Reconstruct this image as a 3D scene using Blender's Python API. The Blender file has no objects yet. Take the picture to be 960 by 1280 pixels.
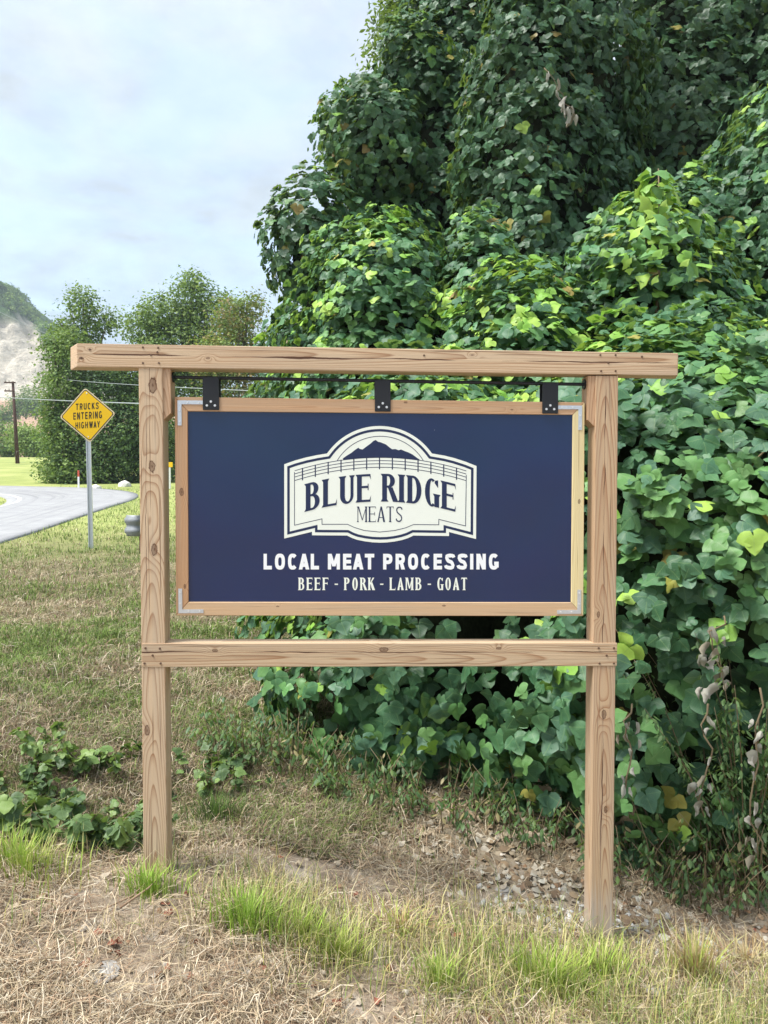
import bpy, bmesh, math, random
import numpy as np
from mathutils import Vector, Matrix
from mathutils.geometry import tessellate_polygon

scene = bpy.context.scene
col = scene.collection
rng = np.random.default_rng(11)
random.seed(5)
PI = math.pi

# ------------------------------------------------------------------ camera
FPX, CX, CY = 950.0, 480.0, 640.0
PITCH = math.atan(30 / 950)
CAM = Vector((0, 0, 1.45))
cam_d = bpy.data.cameras.new("camera")
cam_d.sensor_fit = 'VERTICAL'
cam_d.sensor_height = 36
cam_d.lens = FPX / 1280 * 36
cam_d.clip_start = 0.05
cam_d.clip_end = 5000
cam = bpy.data.objects.new("camera", cam_d)
cam.location = CAM
cam.rotation_euler = (PI / 2 - PITCH, 0, 0)
col.objects.link(cam)
scene.camera = cam


def ray(px, py):
    """direction (per metre of forward distance) towards a point measured in the photograph"""
    a, b = (px - CX) / FPX, (CY - py) / FPX
    cp, sp = math.cos(PITCH), math.sin(PITCH)
    return Vector((a, cp + b * sp, -sp + b * cp))


def at(px, py, Y):
    r = ray(px, py)
    return CAM + r * (Y / r.y)


# ------------------------------------------------------------------ light, sky, exposure
SUN_EL, SUN_AZ = math.radians(60), math.radians(-112)      # azimuth from +Y towards +X
sdir = Vector((math.sin(SUN_AZ) * math.cos(SUN_EL), math.cos(SUN_AZ) * math.cos(SUN_EL), math.sin(SUN_EL)))
sun_d = bpy.data.lights.new("sun", 'SUN')
sun_d.energy = 1.5
sun_d.angle = math.radians(20)
sun_d.color = (1, .98, .94)
sun = bpy.data.objects.new("sun", sun_d)
sun.rotation_euler = sdir.to_track_quat('Z', 'Y').to_euler()
sun.location = (0, 0, 30)
col.objects.link(sun)

world = bpy.data.worlds.new("World")
scene.world = world
world.use_nodes = True
wt = world.node_tree
for n in list(wt.nodes):
    wt.nodes.remove(n)
wn = wt.nodes.new
w_out = wn('ShaderNodeOutputWorld')
w_bg = wn('ShaderNodeBackground')
w_bg.inputs['Strength'].default_value = 0.1
sky = wn('ShaderNodeTexSky')
sky.sky_type = 'NISHITA'
sky.sun_disc = False
sky.sun_elevation = SUN_EL
sky.sun_rotation = SUN_AZ
sky.dust_density = 2.5
w_tc = wn('ShaderNodeTexCoord')
w_sep = wn('ShaderNodeSeparateXYZ')
wt.links.new(w_tc.outputs['Generated'], w_sep.inputs[0])
# cloud deck: project the direction onto a plane high above
w_z = wn('ShaderNodeMath'); w_z.operation = 'MAXIMUM'; w_z.inputs[1].default_value = 0.0
wt.links.new(w_sep.outputs[2], w_z.inputs[0])
w_za = wn('ShaderNodeMath'); w_za.operation = 'ADD'; w_za.inputs[1].default_value = 0.22
wt.links.new(w_z.outputs[0], w_za.inputs[0])
w_dv = wn('ShaderNodeVectorMath'); w_dv.operation = 'DIVIDE'
w_cmb = wn('ShaderNodeCombineXYZ')
for k in range(3):
    wt.links.new(w_za.outputs[0], w_cmb.inputs[k])
wt.links.new(w_tc.outputs['Generated'], w_dv.inputs[0])
wt.links.new(w_cmb.outputs[0], w_dv.inputs[1])
w_n1 = wn('ShaderNodeTexNoise')
w_n1.inputs['Scale'].default_value = 3.4
w_n1.inputs['Detail'].default_value = 7
w_n1.inputs['Roughness'].default_value = 0.56
w_n1.inputs['Distortion'].default_value = 0.4
wt.links.new(w_dv.outputs[0], w_n1.inputs['Vector'])
w_r1 = wn('ShaderNodeMapRange')
w_r1.inputs['From Min'].default_value = 0.40
w_r1.inputs['From Max'].default_value = 0.60
w_r1.inputs['To Min'].default_value = 0.62
w_r1.inputs['To Max'].default_value = 1.0
wt.links.new(w_n1.outputs['Fac'], w_r1.inputs['Value'])
w_ramp = wn('ShaderNodeValToRGB')      # cloud veil: a little brighter overhead than at the horizon
w_ramp.color_ramp.elements[0].position = 0.0
w_ramp.color_ramp.elements[0].color = (1.18, 1.52, 1.84, 1)
w_ramp.color_ramp.elements[1].position = 0.62
w_ramp.color_ramp.elements[1].color = (2.02, 2.2, 2.38, 1)
wt.links.new(w_z.outputs[0], w_ramp.inputs['Fac'])
w_n2 = wn('ShaderNodeTexNoise')
w_n2.inputs['Scale'].default_value = 7.5
w_n2.inputs['Detail'].default_value = 6
w_n2.inputs['Roughness'].default_value = 0.6
wt.links.new(w_dv.outputs[0], w_n2.inputs['Vector'])
w_r2 = wn('ShaderNodeMapRange')        # thicker and thinner places in the veil
w_r2.inputs['From Min'].default_value = 0.35
w_r2.inputs['From Max'].default_value = 0.65
w_r2.inputs['To Min'].default_value = 0.86
w_r2.inputs['To Max'].default_value = 1.04
wt.links.new(w_n2.outputs['Fac'], w_r2.inputs['Value'])
w_sc = wn('ShaderNodeVectorMath'); w_sc.operation = 'SCALE'
wt.links.new(w_ramp.outputs[0], w_sc.inputs[0])
wt.links.new(w_r2.outputs[0], w_sc.inputs['Scale'])
w_mix = wn('ShaderNodeMix'); w_mix.data_type = 'RGBA'
wt.links.new(w_r1.outputs[0], w_mix.inputs['Factor'])
wt.links.new(sky.outputs[0], w_mix.inputs[6])
wt.links.new(w_sc.outputs[0], w_mix.inputs[7])
wt.links.new(w_mix.outputs[2], w_bg.inputs['Color'])
wt.links.new(w_bg.outputs[0], w_out.inputs[0])

scene.view_settings.view_transform = 'Standard'
scene.view_settings.look = 'None'
scene.view_settings.gamma = 1
scene.view_settings.exposure = 2.2
scene.cycles.use_denoising = True
scene.cycles.max_bounces = 8
scene.cycles.transparent_max_bounces = 8

# ------------------------------------------------------------------ helpers


def prop(o, label=None, cat=None, group=None, kind=None):
    for k, v in (('label', label), ('category', cat), ('group', group), ('kind', kind)):
        if v:
            o[k] = v
    return o


def empty(name, loc=(0, 0, 0), rz=0.0, label=None, cat=None, group=None):
    o = bpy.data.objects.new(name, None)
    o.location = loc
    o.rotation_euler = (0, 0, rz)
    o.empty_display_size = .1
    col.objects.link(o)
    return prop(o, label, cat, group)


def link(name, me, parent=None, loc=None, rot=None):
    o = bpy.data.objects.new(name, me)
    col.objects.link(o)
    if parent is not None:
        o.parent = parent
    if loc is not None:
        o.location = loc
    if rot is not None:
        o.rotation_euler = rot
    return o


def np_mesh(name, V, F, mat, C=None, smooth=False, UV=None):
    """mesh from numpy arrays; F is (M,3) or (M,4); C per-vertex rgb; UV per-vertex"""
    me = bpy.data.meshes.new(name)
    V = np.asarray(V, np.float32)
    F = np.asarray(F, np.int32)
    k = F.shape[1]
    me.vertices.add(len(V))
    me.vertices.foreach_set('co', V.ravel())
    me.loops.add(F.size)
    me.loops.foreach_set('vertex_index', F.ravel())
    me.polygons.add(len(F))
    me.polygons.foreach_set('loop_start', np.arange(0, F.size, k, dtype=np.int32))
    if smooth:
        me.polygons.foreach_set('use_smooth', np.ones(len(F), bool))
    me.update(calc_edges=True)
    if C is not None:
        ca = me.color_attributes.new('Col', 'FLOAT_COLOR', 'POINT')
        c4 = np.ones((len(V), 4), np.float32)
        c4[:, :3] = C
        ca.data.foreach_set('color', c4.ravel())
    if UV is not None:
        uvl = me.uv_layers.new(name='UVMap')
        uvl.data.foreach_set('uv', np.asarray(UV, np.float32)[F.ravel()].ravel())
    if mat is not None:
        me.materials.append(mat)
    return me


def bm_mesh(name, bm, mat, smooth=False):
    me = bpy.data.meshes.new(name)
    bmesh.ops.recalc_face_normals(bm, faces=bm.faces[:])
    bm.to_mesh(me)
    bm.free()
    if smooth:
        for p in me.polygons:
            p.use_smooth = True
    if mat is not None:
        me.materials.append(mat)
    return me


def add_box(bm, x0, x1, y0, y1, z0, z1, bevel=0.0):
    t = bmesh.new()
    vs = [t.verts.new(p) for p in ((x0, y0, z0), (x1, y0, z0), (x1, y1, z0), (x0, y1, z0), (x0, y0, z1), (x1, y0, z1), (x1, y1, z1), (x0, y1, z1))]
    for f in ((0, 3, 2, 1), (4, 5, 6, 7), (0, 1, 5, 4), (1, 2, 6, 5), (2, 3, 7, 6), (3, 0, 4, 7)):
        t.faces.new([vs[i] for i in f])
    if bevel:
        bmesh.ops.bevel(t, geom=t.edges[:], offset=bevel, segments=2, affect='EDGES', profile=.6)
    me = bpy.data.meshes.new('tmp')
    t.to_mesh(me)
    t.free()
    bm.from_mesh(me)
    bpy.data.meshes.remove(me)


def prism(bm, pts, y0, y1):
    """extrude an XZ outline from y0 to y1"""
    a = [bm.verts.new((x, y0, z)) for x, z in pts]
    b = [bm.verts.new((x, y1, z)) for x, z in pts]
    n = len(pts)
    bm.faces.new(a)
    bm.faces.new(b[::-1])
    for i in range(n):
        bm.faces.new((a[i], b[i], b[(i + 1) % n], a[(i + 1) % n]))


def tube(bm, pts, r, seg=8, caps=True):
    """tube through points; r is a number or one radius per point"""
    pts = [Vector(p) for p in pts]
    rs = r if hasattr(r, '__len__') else [r] * len(pts)
    rings = []
    ref = Vector((0.13, 0.31, 0.94))
    for i, p in enumerate(pts):
        d = (pts[min(i + 1, len(pts) - 1)] - pts[max(i - 1, 0)]).normalized()
        u = d.cross(ref)
        if u.length < .05:
            u = d.cross(Vector((1, 0, 0)))
        u.normalize()
        v = d.cross(u)
        rings.append([bm.verts.new(p + (u * math.cos(a) + v * math.sin(a)) * rs[i]) for a in [2 * PI * k / seg for k in range(seg)]])
    for A, B in zip(rings, rings[1:]):
        for k in range(seg):
            bm.faces.new((A[k], A[(k + 1) % seg], B[(k + 1) % seg], B[k]))
    if caps:
        bm.faces.new(rings[0][::-1])
        bm.faces.new(rings[-1])


# value noise for shapes and colour patches --------------------------------
_G = np.random.default_rng(3).random((64, 64, 64)).astype(np.float32)


def noise3(p):
    p = np.asarray(p, np.float64)
    i = np.floor(p).astype(int)
    f = p - i
    f = f * f * (3 - 2 * f)
    out = 0
    for a in (0, 1):
        for b in (0, 1):
            for c in (0, 1):
                w = (f[..., 0] if a else 1 - f[..., 0]) * (f[..., 1] if b else 1 - f[..., 1]) * (f[..., 2] if c else 1 - f[..., 2])
                out = out + w * _G[(i[..., 0] + a) % 64, (i[..., 1] + b) % 64, (i[..., 2] + c) % 64]
    return out


def fbm(p, octaves=3):
    p = np.asarray(p, np.float64)
    s, a, t = 0, 1, 0
    for k in range(octaves):
        s = s + a * noise3(p * 2 ** k + 7.3 * k)
        t += a
        a *= .5
    return s / t


def fbm2(x, y, sc, o=3, seed=0.0):
    return fbm(np.stack([x * sc, y * sc, np.full_like(x, seed)], -1), o)


def smooth(e0, e1, x):
    t = np.clip((x - e0) / (e1 - e0), 0, 1)
    return t * t * (3 - 2 * t)


# ------------------------------------------------------------------ materials


class NT:
    def __init__(self, name):
        self.m = bpy.data.materials.new(name)
        self.m.use_nodes = True
        self.t = self.m.node_tree
        self.b = self.t.nodes['Principled BSDF']
        self.out = self.t.nodes['Material Output']

    def n(self, typ, **kw):
        nd = self.t.nodes.new(typ)
        for k, v in kw.items():
            setattr(nd, k, v)
        return nd

    def l(self, a, b):
        self.t.links.new(a, b)

    def val(self, sock, v):
        if hasattr(v, 'links') or isinstance(v, bpy.types.NodeSocket):
            self.l(v, sock)
        else:
            sock.default_value = v

    def math(self, op, a, b=None, c=None, clamp=False):
        nd = self.n('ShaderNodeMath', operation=op, use_clamp=clamp)
        for i, v in enumerate((a, b, c)):
            if v is not None:
                self.val(nd.inputs[i], v)
        return nd.outputs[0]

    def vmath(self, op, a, b=None):
        nd = self.n('ShaderNodeVectorMath', operation=op)
        self.val(nd.inputs[0], a)
        if b is not None:
            self.val(nd.inputs[1], b)
        return nd.outputs[0]

    def noise(self, vec, scale, detail=3, rough=.5, dist=0.0):
        nd = self.n('ShaderNodeTexNoise')
        if vec is not None:
            self.l(vec, nd.inputs['Vector'])
        nd.inputs['Scale'].default_value = scale
        nd.inputs['Detail'].default_value = detail
        nd.inputs['Roughness'].default_value = rough
        nd.inputs['Distortion'].default_value = dist
        return nd.outputs['Fac']

    def ramp(self, fac, stops):
        nd = self.n('ShaderNodeValToRGB')
        e = nd.color_ramp.elements
        while len(e) < len(stops):
            e.new(.5)
        for el, (p, c) in zip(e, stops):
            el.position = p
            el.color = (*c, 1) if len(c) == 3 else c
        self.l(fac, nd.inputs[0])
        return nd.outputs[0]

    def mix(self, fac, a, b, blend='MIX'):
        nd = self.n('ShaderNodeMix', data_type='RGBA', blend_type=blend)
        self.val(nd.inputs[0], fac)
        for s, v in ((nd.inputs[6], a), (nd.inputs[7], b)):
            if isinstance(v, tuple):
                s.default_value = (*v, 1) if len(v) == 3 else v
            else:
                self.l(v, s)
        return nd.outputs[2]

    def maprange(self, v, a, b, c, d):
        nd = self.n('ShaderNodeMapRange')
        nd.inputs[1].default_value, nd.inputs[2].default_value = a, b
        nd.inputs[3].default_value, nd.inputs[4].default_value = c, d
        self.l(v, nd.inputs[0])
        return nd.outputs[0]

    def bump(self, h, strength=.3, dist=.01):
        nd = self.n('ShaderNodeBump')
        nd.inputs['Strength'].default_value = strength
        nd.inputs['Distance'].default_value = dist
        self.l(h, nd.inputs['Height'])
        self.l(nd.outputs[0], self.b.inputs['Normal'])

    def obj(self):
        return self.n('ShaderNodeTexCoord').outputs['Object']

    def color(self, c):
        self.val(self.b.inputs['Base Color'], (*c, 1) if isinstance(c, tuple) else c)

    def set(self, rough=.5, metal=0.0, spec=.5):
        self.b.inputs['Roughness'].default_value = rough
        self.b.inputs['Metallic'].default_value = metal
        self.b.inputs['Specular IOR Level'].default_value = spec
        return self


def plain(name, c, rough=.6, metal=0.0, spec=.4, var=.12, scale=20):
    t = NT(name).set(rough, metal, spec)
    f = t.noise(t.obj(), scale, 4, .6)
    t.color(t.mix(f, tuple(x * (1 - var) for x in c), tuple(min(1, x * (1 + var)) for x in c)))
    return t.m


def wood(name, early, late, pith=(.06, .01), tilt=.01, ring=.0075, knots=(), crack=None, seed=0.0, grey=None):
    """solid-texture timber, grain along local X, front face towards -Y"""
    t = NT(name).set(.72, 0, .25)
    P = t.obj()
    sp = t.n('ShaderNodeSeparateXYZ')
    t.l(P, sp.inputs[0])
    x, y, z = sp.outputs
    mp = t.n('ShaderNodeMapping')
    mp.inputs['Scale'].default_value = (.8, 6, 6)
    mp.inputs['Location'].default_value = (seed, seed * .7, seed * .3)
    t.l(P, mp.inputs[0])
    wob = t.noise(mp.outputs[0], 1.0, 2, .45)
    wob = t.math('MULTIPLY', t.math('SUBTRACT', wob, .5), .034)
    yy = t.math('SUBTRACT', t.math('SUBTRACT', y, pith[0]), t.math('MULTIPLY', x, tilt * 4))
    zz = t.math('SUBTRACT', t.math('SUBTRACT', z, pith[1]), t.math('MULTIPLY', x, tilt))
    r = t.math('SQRT', t.math('ADD', t.math('MULTIPLY', yy, yy), t.math('MULTIPLY', zz, zz)))
    r = t.math('ADD', r, wob)
    core = None
    for kx, kz, s in knots:
        dx = t.math('MULTIPLY', t.math('SUBTRACT', x, kx), .5)
        dz = t.math('SUBTRACT', z, kz)
        d = t.math('SQRT', t.math('ADD', t.math('MULTIPLY', dx, dx), t.math('MULTIPLY', dz, dz)))
        q = t.math('DIVIDE', d, s)
        g = t.math('POWER', 2.718, t.math('MULTIPLY', t.math('MULTIPLY', q, q), -.35))
        r = t.math('ADD', r, t.math('MULTIPLY', g, .013))
        # ragged knot: dark ring with a lighter heart
        rk = t.math('ADD', q, t.math('MULTIPLY', t.math('SUBTRACT', t.noise(P, 90, 2), .5), .5))
        kn = t.ramp(rk, [(0, (.9, .9, .9)), (.18, (.55, .55, .55)), (.42, (.6, .6, .6)), (.52, (1, 1, 1)), (.62, (.1, .1, .1)), (.75, (0, 0, 0))])
        core = kn if core is None else t.math('MAXIMUM', core, kn)
    fr = t.math('FRACT', t.math('DIVIDE', r, ring))
    late_f = t.ramp(fr, [(0, (.0, .0, .0)), (.5, (.05, .05, .05)), (.8, (.5, .5, .5)), (.93, (.95, .95, .95)), (1, (.0, .0, .0))])
    mp2 = t.n('ShaderNodeMapping')
    mp2.inputs['Scale'].default_value = (3, 160, 160)
    t.l(P, mp2.inputs[0])
    fib = t.noise(mp2.outputs[0], 1, 3, .6)
    mp3 = t.n('ShaderNodeMapping')
    mp3.inputs['Scale'].default_value = (2.2, 9, 9)
    mp3.inputs['Location'].default_value = (seed * 3, 0, seed)
    t.l(P, mp3.inputs[0])
    blot = t.noise(mp3.outputs[0], 1, 3, .6)
    c = t.mix(late_f, early, late)
    c = t.mix(t.maprange(blot, .35, .75, 0, .45), c, tuple(a * .55 + b * .45 for a, b in zip(early, late)))
    c = t.mix(t.maprange(fib, .3, .75, 0, .3), c, tuple(v * .7 for v in early))
    mp6 = t.n('ShaderNodeMapping')
    mp6.inputs['Scale'].default_value = (1.4, 34, 34)
    mp6.inputs['Location'].default_value = (seed * 1.7, seed, 3)
    t.l(P, mp6.inputs[0])
    wth = t.noise(mp6.outputs[0], 1, 4, .6)
    c = t.mix(t.maprange(wth, .42, .72, 0, .38), c, (.42, .36, .28))
    mp7 = t.n('ShaderNodeMapping')
    mp7.inputs['Scale'].default_value = (2.0, 170, 170)
    mp7.inputs['Location'].default_value = (seed, 1, seed * 2)
    t.l(P, mp7.inputs[0])
    hair = t.noise(mp7.outputs[0], 1, 2, .5)
    c = t.mix(t.maprange(hair, .64, .70, 0, .75), c, (.17, .10, .055))
    if grey:
        gz = t.maprange(t.math('ADD', x, t.math('MULTIPLY', t.math('SUBTRACT', fib, .5), .5)), grey[0], grey[1], .85, 0)
        c = t.mix(gz, c, (.46, .42, .37))
    if core is not None:
        c = t.mix(core, c, (.09, .04, .022))
    if crack is not None:
        cz, amp, width = crack
        mp4 = t.n('ShaderNodeMapping')
        mp4.inputs['Scale'].default_value = (2.4, 0, 0)
        mp4.inputs['Location'].default_value = (seed * 5, 2.2, 4.1)
        t.l(P, mp4.inputs[0])
        w1 = t.noise(mp4.outputs[0], 1.6, 4, .6)
        mp5 = t.n('ShaderNodeMapping')
        mp5.inputs['Scale'].default_value = (1.9, 0, 0)
        mp5.inputs['Location'].default_value = (seed * 2 + 9, 5.2, 1.1)
        t.l(P, mp5.inputs[0])
        w2 = t.noise(mp5.outputs[0], 1.5, 3, .6)
        off = t.math('ABSOLUTE', t.math('SUBTRACT', t.math('SUBTRACT', z, cz), t.math('MULTIPLY', t.math('SUBTRACT', w1, .5), amp)))
        wd = t.math('MULTIPLY', t.math('SUBTRACT', w2, .44, None, True), width * 8)
        ck = t.math('LESS_THAN', off, wd)
        c = t.mix(ck, c, (.1, .05, .03))
        hgt = t.math('SUBTRACT', fib, t.math('MULTIPLY', ck, 6))
    else:
        hgt = fib
    t.color(c)
    t.bump(hgt, .5, .0025)
    return t.m


EARLY, LATE = (.62, .46, .30), (.28, .125, .05)


def leaf_mat(name, transl=.3, rough=.45, spec=.4, veins=True):
    t = NT(name).set(rough, 0, spec)
    a = t.n('ShaderNodeVertexColor', layer_name='Col').outputs[0]
    tc = t.n('ShaderNodeTexCoord')
    c = a
    if veins:
        uv = t.n('ShaderNodeSeparateXYZ')
        t.l(tc.outputs['UV'], uv.inputs[0])
        ax = t.math('ABSOLUTE', t.math('SUBTRACT', uv.outputs[0], .5))
        mid = t.math('LESS_THAN', ax, .018)
        s = t.math('FRACT', t.math('MULTIPLY', t.math('SUBTRACT', uv.outputs[1], t.math('MULTIPLY', ax, 1.1)), 6.0))
        side = t.math('MULTIPLY', t.math('LESS_THAN', s, .13), .5)
        v = t.math('MAXIMUM', mid, side)
        c = t.mix(t.math('MULTIPLY', v, .34), c, (.28, .42, .16))
    nz = t.noise(tc.outputs['Object'], 35, 3, .6)
    c = t.mix(t.maprange(nz, .3, .75, 0, .35), c, t.mix(.5, c, (.06, .07, .02)))
    t.color(c)
    tr = t.n('ShaderNodeBsdfTranslucent')
    t.l(t.mix(.6, c, (.34, .5, .06), 'MIX') if transl > .25 else c, tr.inputs[0])
    ms = t.n('ShaderNodeMixShader')
    ms.inputs[0].default_value = transl
    t.l(t.b.outputs[0], ms.inputs[1])
    t.l(tr.outputs[0], ms.inputs[2])
    t.l(ms.outputs[0], t.out.inputs[0])
    return t.m


M_KUDZU = leaf_mat('kudzu_leaf', .26, .47, .32)
M_TREELEAF = leaf_mat('tree_leaf', .28, .6, .25, False)
M_GRASS = leaf_mat('grass_blade', .24, .6, .2, False)
M_DRY = leaf_mat('dry_straw', .12, .75, .15, False)
M_LITTER = leaf_mat('dead_leaf', .1, .8, .12, False)
M_STEM = plain('vine_stem', (.2, .15, .085), .8)
M_CORE = plain('shade_core_dark', (.028, .034, .018), .95, 0, .0, .9, 30)  # near-black colour stands in for the shade deep behind the leaves
M_BARK = plain('bark', (.13, .1, .075), .9, 0, .1, .35, 6)
M_BLACK = plain('black_steel', (.012, .013, .016), .45, 0, .4, .2)
M_GALV = plain('galvanised_steel', (.62, .65, .68), .38, .75, .5, .15, 60)
M_BOLT = plain('bolt_zinc', (.75, .75, .74), .3, .6)
M_SCREW = plain('screw_rust', (.14, .085, .055), .6, .4)
M_CREAM = plain('cream_vinyl', (.80, .83, .74), .45, 0, .4, .02)
M_WHITE = plain('white_vinyl', (.84, .85, .85), .45, 0, .4, .02)
M_NAVYPRINT = plain('navy_print', (.011, .021, .07), .4, 0, .4, .06)
M_INK = plain('sign_black', (.025, .02, .012), .5)
M_STONE = plain('pale_stone', (.33, .31, .28), .9, 0, .15, .3, 14)

t = NT('navy_panel').set(.22, 0, .5)
P_ = t.obj()
big = t.noise(P_, 1.7, 2, .5)
fine = t.noise(P_, 260, 2, .5)
cc = t.mix(t.maprange(big, .35, .65, 0, 1), (.0042, .0210, .072), (.0068, .0180, .080))  # blue to violet drift puts a soft sheen into the base colour
cc = t.mix(t.math('GREATER_THAN', t.noise(P_, 55, 2, .4), .83), cc, (.2, .22, .26))
t.color(cc)
t.b.inputs['Coat Weight'].default_value = .1
t.b.inputs['Coat Roughness'].default_value = .12
rr = t.maprange(t.noise(P_, 4, 3, .6), .3, .7, .1, .26)
t.l(rr, t.b.inputs['Roughness'])
t.bump(t.math('ADD', t.math('MULTIPLY', big, 2.5), t.math('MULTIPLY', fine, .003)), .5, .012)
M_NAVY = t.m

t = NT('yellow_sheeting').set(.35, 0, .4)
t.color((.88, .53, .003))
M_YELLOW = t.m
M_PALEEDGE = plain('sign_edge', (.8, .66, .42), .5)

# ------------------------------------------------------------------ terrain


def far_z(y):
    a = .27 + (y - 15) * .035
    b = .27 + (y - 15) * .049
    c = .27 + 30 * .049 + (y - 45) * .075
    d = .27 + 30 * .049 + 45 * .075 + (y - 90) * .03
    return np.where(y < 15, a, np.where(y < 45, b, np.where(y < 90, c, np.minimum(d, 14))))


def h(x, y):
    x = np.asarray(x, np.float64)
    y = np.asarray(y, np.float64)
    near = -.18 * (np.clip(x, -2.4, 1.6) + .87) * smooth(.4, 2.6, y) - .02
    near = near - .14 * np.exp(-((y - 3.45) / .33) ** 2) * smooth(-.55, -1.2, x)
    near = near - .05 * np.exp(-((y - 3.6) / .5) ** 2) * smooth(-1, .2, x)
    t = smooth(3.6, 9.5, y)
    z = near * (1 - t) + far_z(y) * t
    z = z + smooth(.5, 5, x) * smooth(4, 9, y) * .4
    fade = 1 - smooth(7, 13, y)
    z = z + (fbm2(x, y, 1.7, 3, 1.5) - .5) * (.10 + .14 * smooth(3.8, 5, y)) * fade * smooth(-1, 1.5, y) + (fbm2(x, y, 9, 2, 4.5) - .5) * .022 * fade
    return z


def h1(x, y):
    return float(h(np.array([x]), np.array([y]))[0])


def ground_at(px, py, lo=2.0, hi=120.0):
    """where the sight line of a photographed point meets the terrain"""
    r = ray(px, py)
    r = r / r.y
    d = np.linspace(lo, hi, 6000)
    g = CAM.z + r.z * d - h(r.x * d, d)
    i = int(np.argmax(g < 0)) if (g < 0).any() else len(d) - 1
    return Vector((r.x * d[i], d[i], h1(r.x * d[i], d[i])))


def axis(dense0, dense1, step, lo, hi, grow=1.13):
    a = list(np.arange(dense0, dense1 + 1e-6, step))
    s = step
    while a[-1] < hi:
        s *= grow
        a.append(a[-1] + s)
    s = step
    b = []
    p = dense0
    while p > lo:
        s *= grow
        p -= s
        b.append(p)
    return np.array(b[::-1] + a)


xs = axis(-3.2, 2.4, .05, -900, 900)
ys = axis(1.6, 6.0, .05, -300, 1500)
GX, GY = np.meshgrid(xs, ys)
GZ = h(GX, GY)
V = np.stack([GX, GY, GZ], -1).reshape(-1, 3)
nx, ny = len(xs), len(ys)
I = np.arange(nx * ny).reshape(ny, nx)
F = np.stack([I[:-1, :-1], I[:-1, 1:], I[1:, 1:], I[1:, :-1]], -1).reshape(-1, 4)
t = NT('soil_and_turf').set(.95, 0, .1)
geo = t.n('ShaderNodeNewGeometry').outputs['Position']
sp = t.n('ShaderNodeSeparateXYZ')
t.l(geo, sp.inputs[0])
soil = t.ramp(t.noise(geo, 7, 6, .65), [(.3, (.16, .115, .08)), (.5, (.31, .245, .18)), (.68, (.46, .40, .33))])
soil = t.mix(t.maprange(t.noise(geo, 60, 3, .6), .4, .7, 0, .5), soil, (.33, .27, .2))
turf = t.ramp(t.noise(geo, 3.2, 6, .7), [(.3, (.10, .08, .05)), (.5, (.16, .145, .075)), (.7, (.26, .23, .13))])
mead = t.ramp(t.noise(geo, .35, 6, .7), [(.3, (.20, .24, .08)), (.5, (.30, .34, .11)), (.7, (.42, .42, .17))])
c1 = t.mix(t.maprange(sp.outputs[1], 3.2, 5.0, 0, 1), soil, turf)
c1 = t.mix(t.maprange(sp.outputs[1], 12, 20, 0, 1), c1, mead)
t.color(c1)
t.bump(t.noise(geo, 25, 5, .7), .6, .03)
M_GROUND = t.m
prop(link('ground', np_mesh('ground', V, F, M_GROUND, smooth=True)), kind='structure')

# road: a horseshoe bend seen from its outer side ------------------------
outer_px = [(-260, 768), (-160, 734), (-60, 701), (0, 680), (50, 664), (100, 647), (140, 633.5), (160, 627.5), (171, 622.5), (172, 619), (165, 616.3),
            (150, 613.8), (120, 611.2), (80, 609.6), (40, 608.8), (0, 608), (-60, 607), (-160, 606)]
inner_px = [(-260, 682), (-160, 665), (-60, 646), (-20, 638), (-2, 634), (4, 631.5), (7.5, 629), (8.3, 627), (8, 625.3), (7, 624.2), (5, 623),
            (2, 621.8), (-3, 620.3), (-12, 619), (-25, 617.6), (-45, 616), (-90, 613.5), (-200, 611)]
OUT = [ground_at(*p) for p in outer_px]
INN = [ground_at(*p) for p in inner_px]


def resample(pts, n):
    p = np.array([(q.x, q.y) for q in pts])
    tt = np.linspace(0, len(p) - 1, n)
    i = np.clip(np.floor(tt).astype(int), 0, len(p) - 2)
    f = (tt - i)[:, None]
    p0, p1, p2, p3 = p[np.clip(i - 1, 0, None)], p[i], p[i + 1], p[np.clip(i + 2, None, len(p) - 1)]
    return .5 * (2 * p1 + (p2 - p0) * f + (2 * p0 - 5 * p1 + 4 * p2 - p3) * f ** 2 + (3 * p1 - p0 - 3 * p2 + p3) * f ** 3)


RO, RI = resample(OUT, 160), resample(INN, 160)


def strip(a, b, n, lift, skirt=0.0):
    k = np.linspace(0, 1, n)
    g = a[:, None, :] * (1 - k)[None, :, None] + b[:, None, :] * k[None, :, None]
    z = h(g[..., 0], g[..., 1]) + lift
    if skirt:      # the slab's edges run down into the verge
        g = np.concatenate([g[:, :1], g, g[:, -1:]], 1)
        z = np.concatenate([z[:, :1] - skirt, z, z[:, -1:] - skirt], 1)
        k = np.concatenate([k[:1], k, k[-1:]])
        n += 2
    V = np.concatenate([g, z[..., None]], -1).reshape(-1, 3)
    I = np.arange(len(a) * n).reshape(len(a), n)
    F = np.stack([I[:-1, :-1], I[:-1, 1:], I[1:, 1:], I[1:, :-1]], -1).reshape(-1, 4)
    uv = np.stack(np.broadcast_arrays(k[None, :], np.linspace(0, 1, len(a))[:, None]), -1).reshape(-1, 2)
    return V, F, uv


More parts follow.
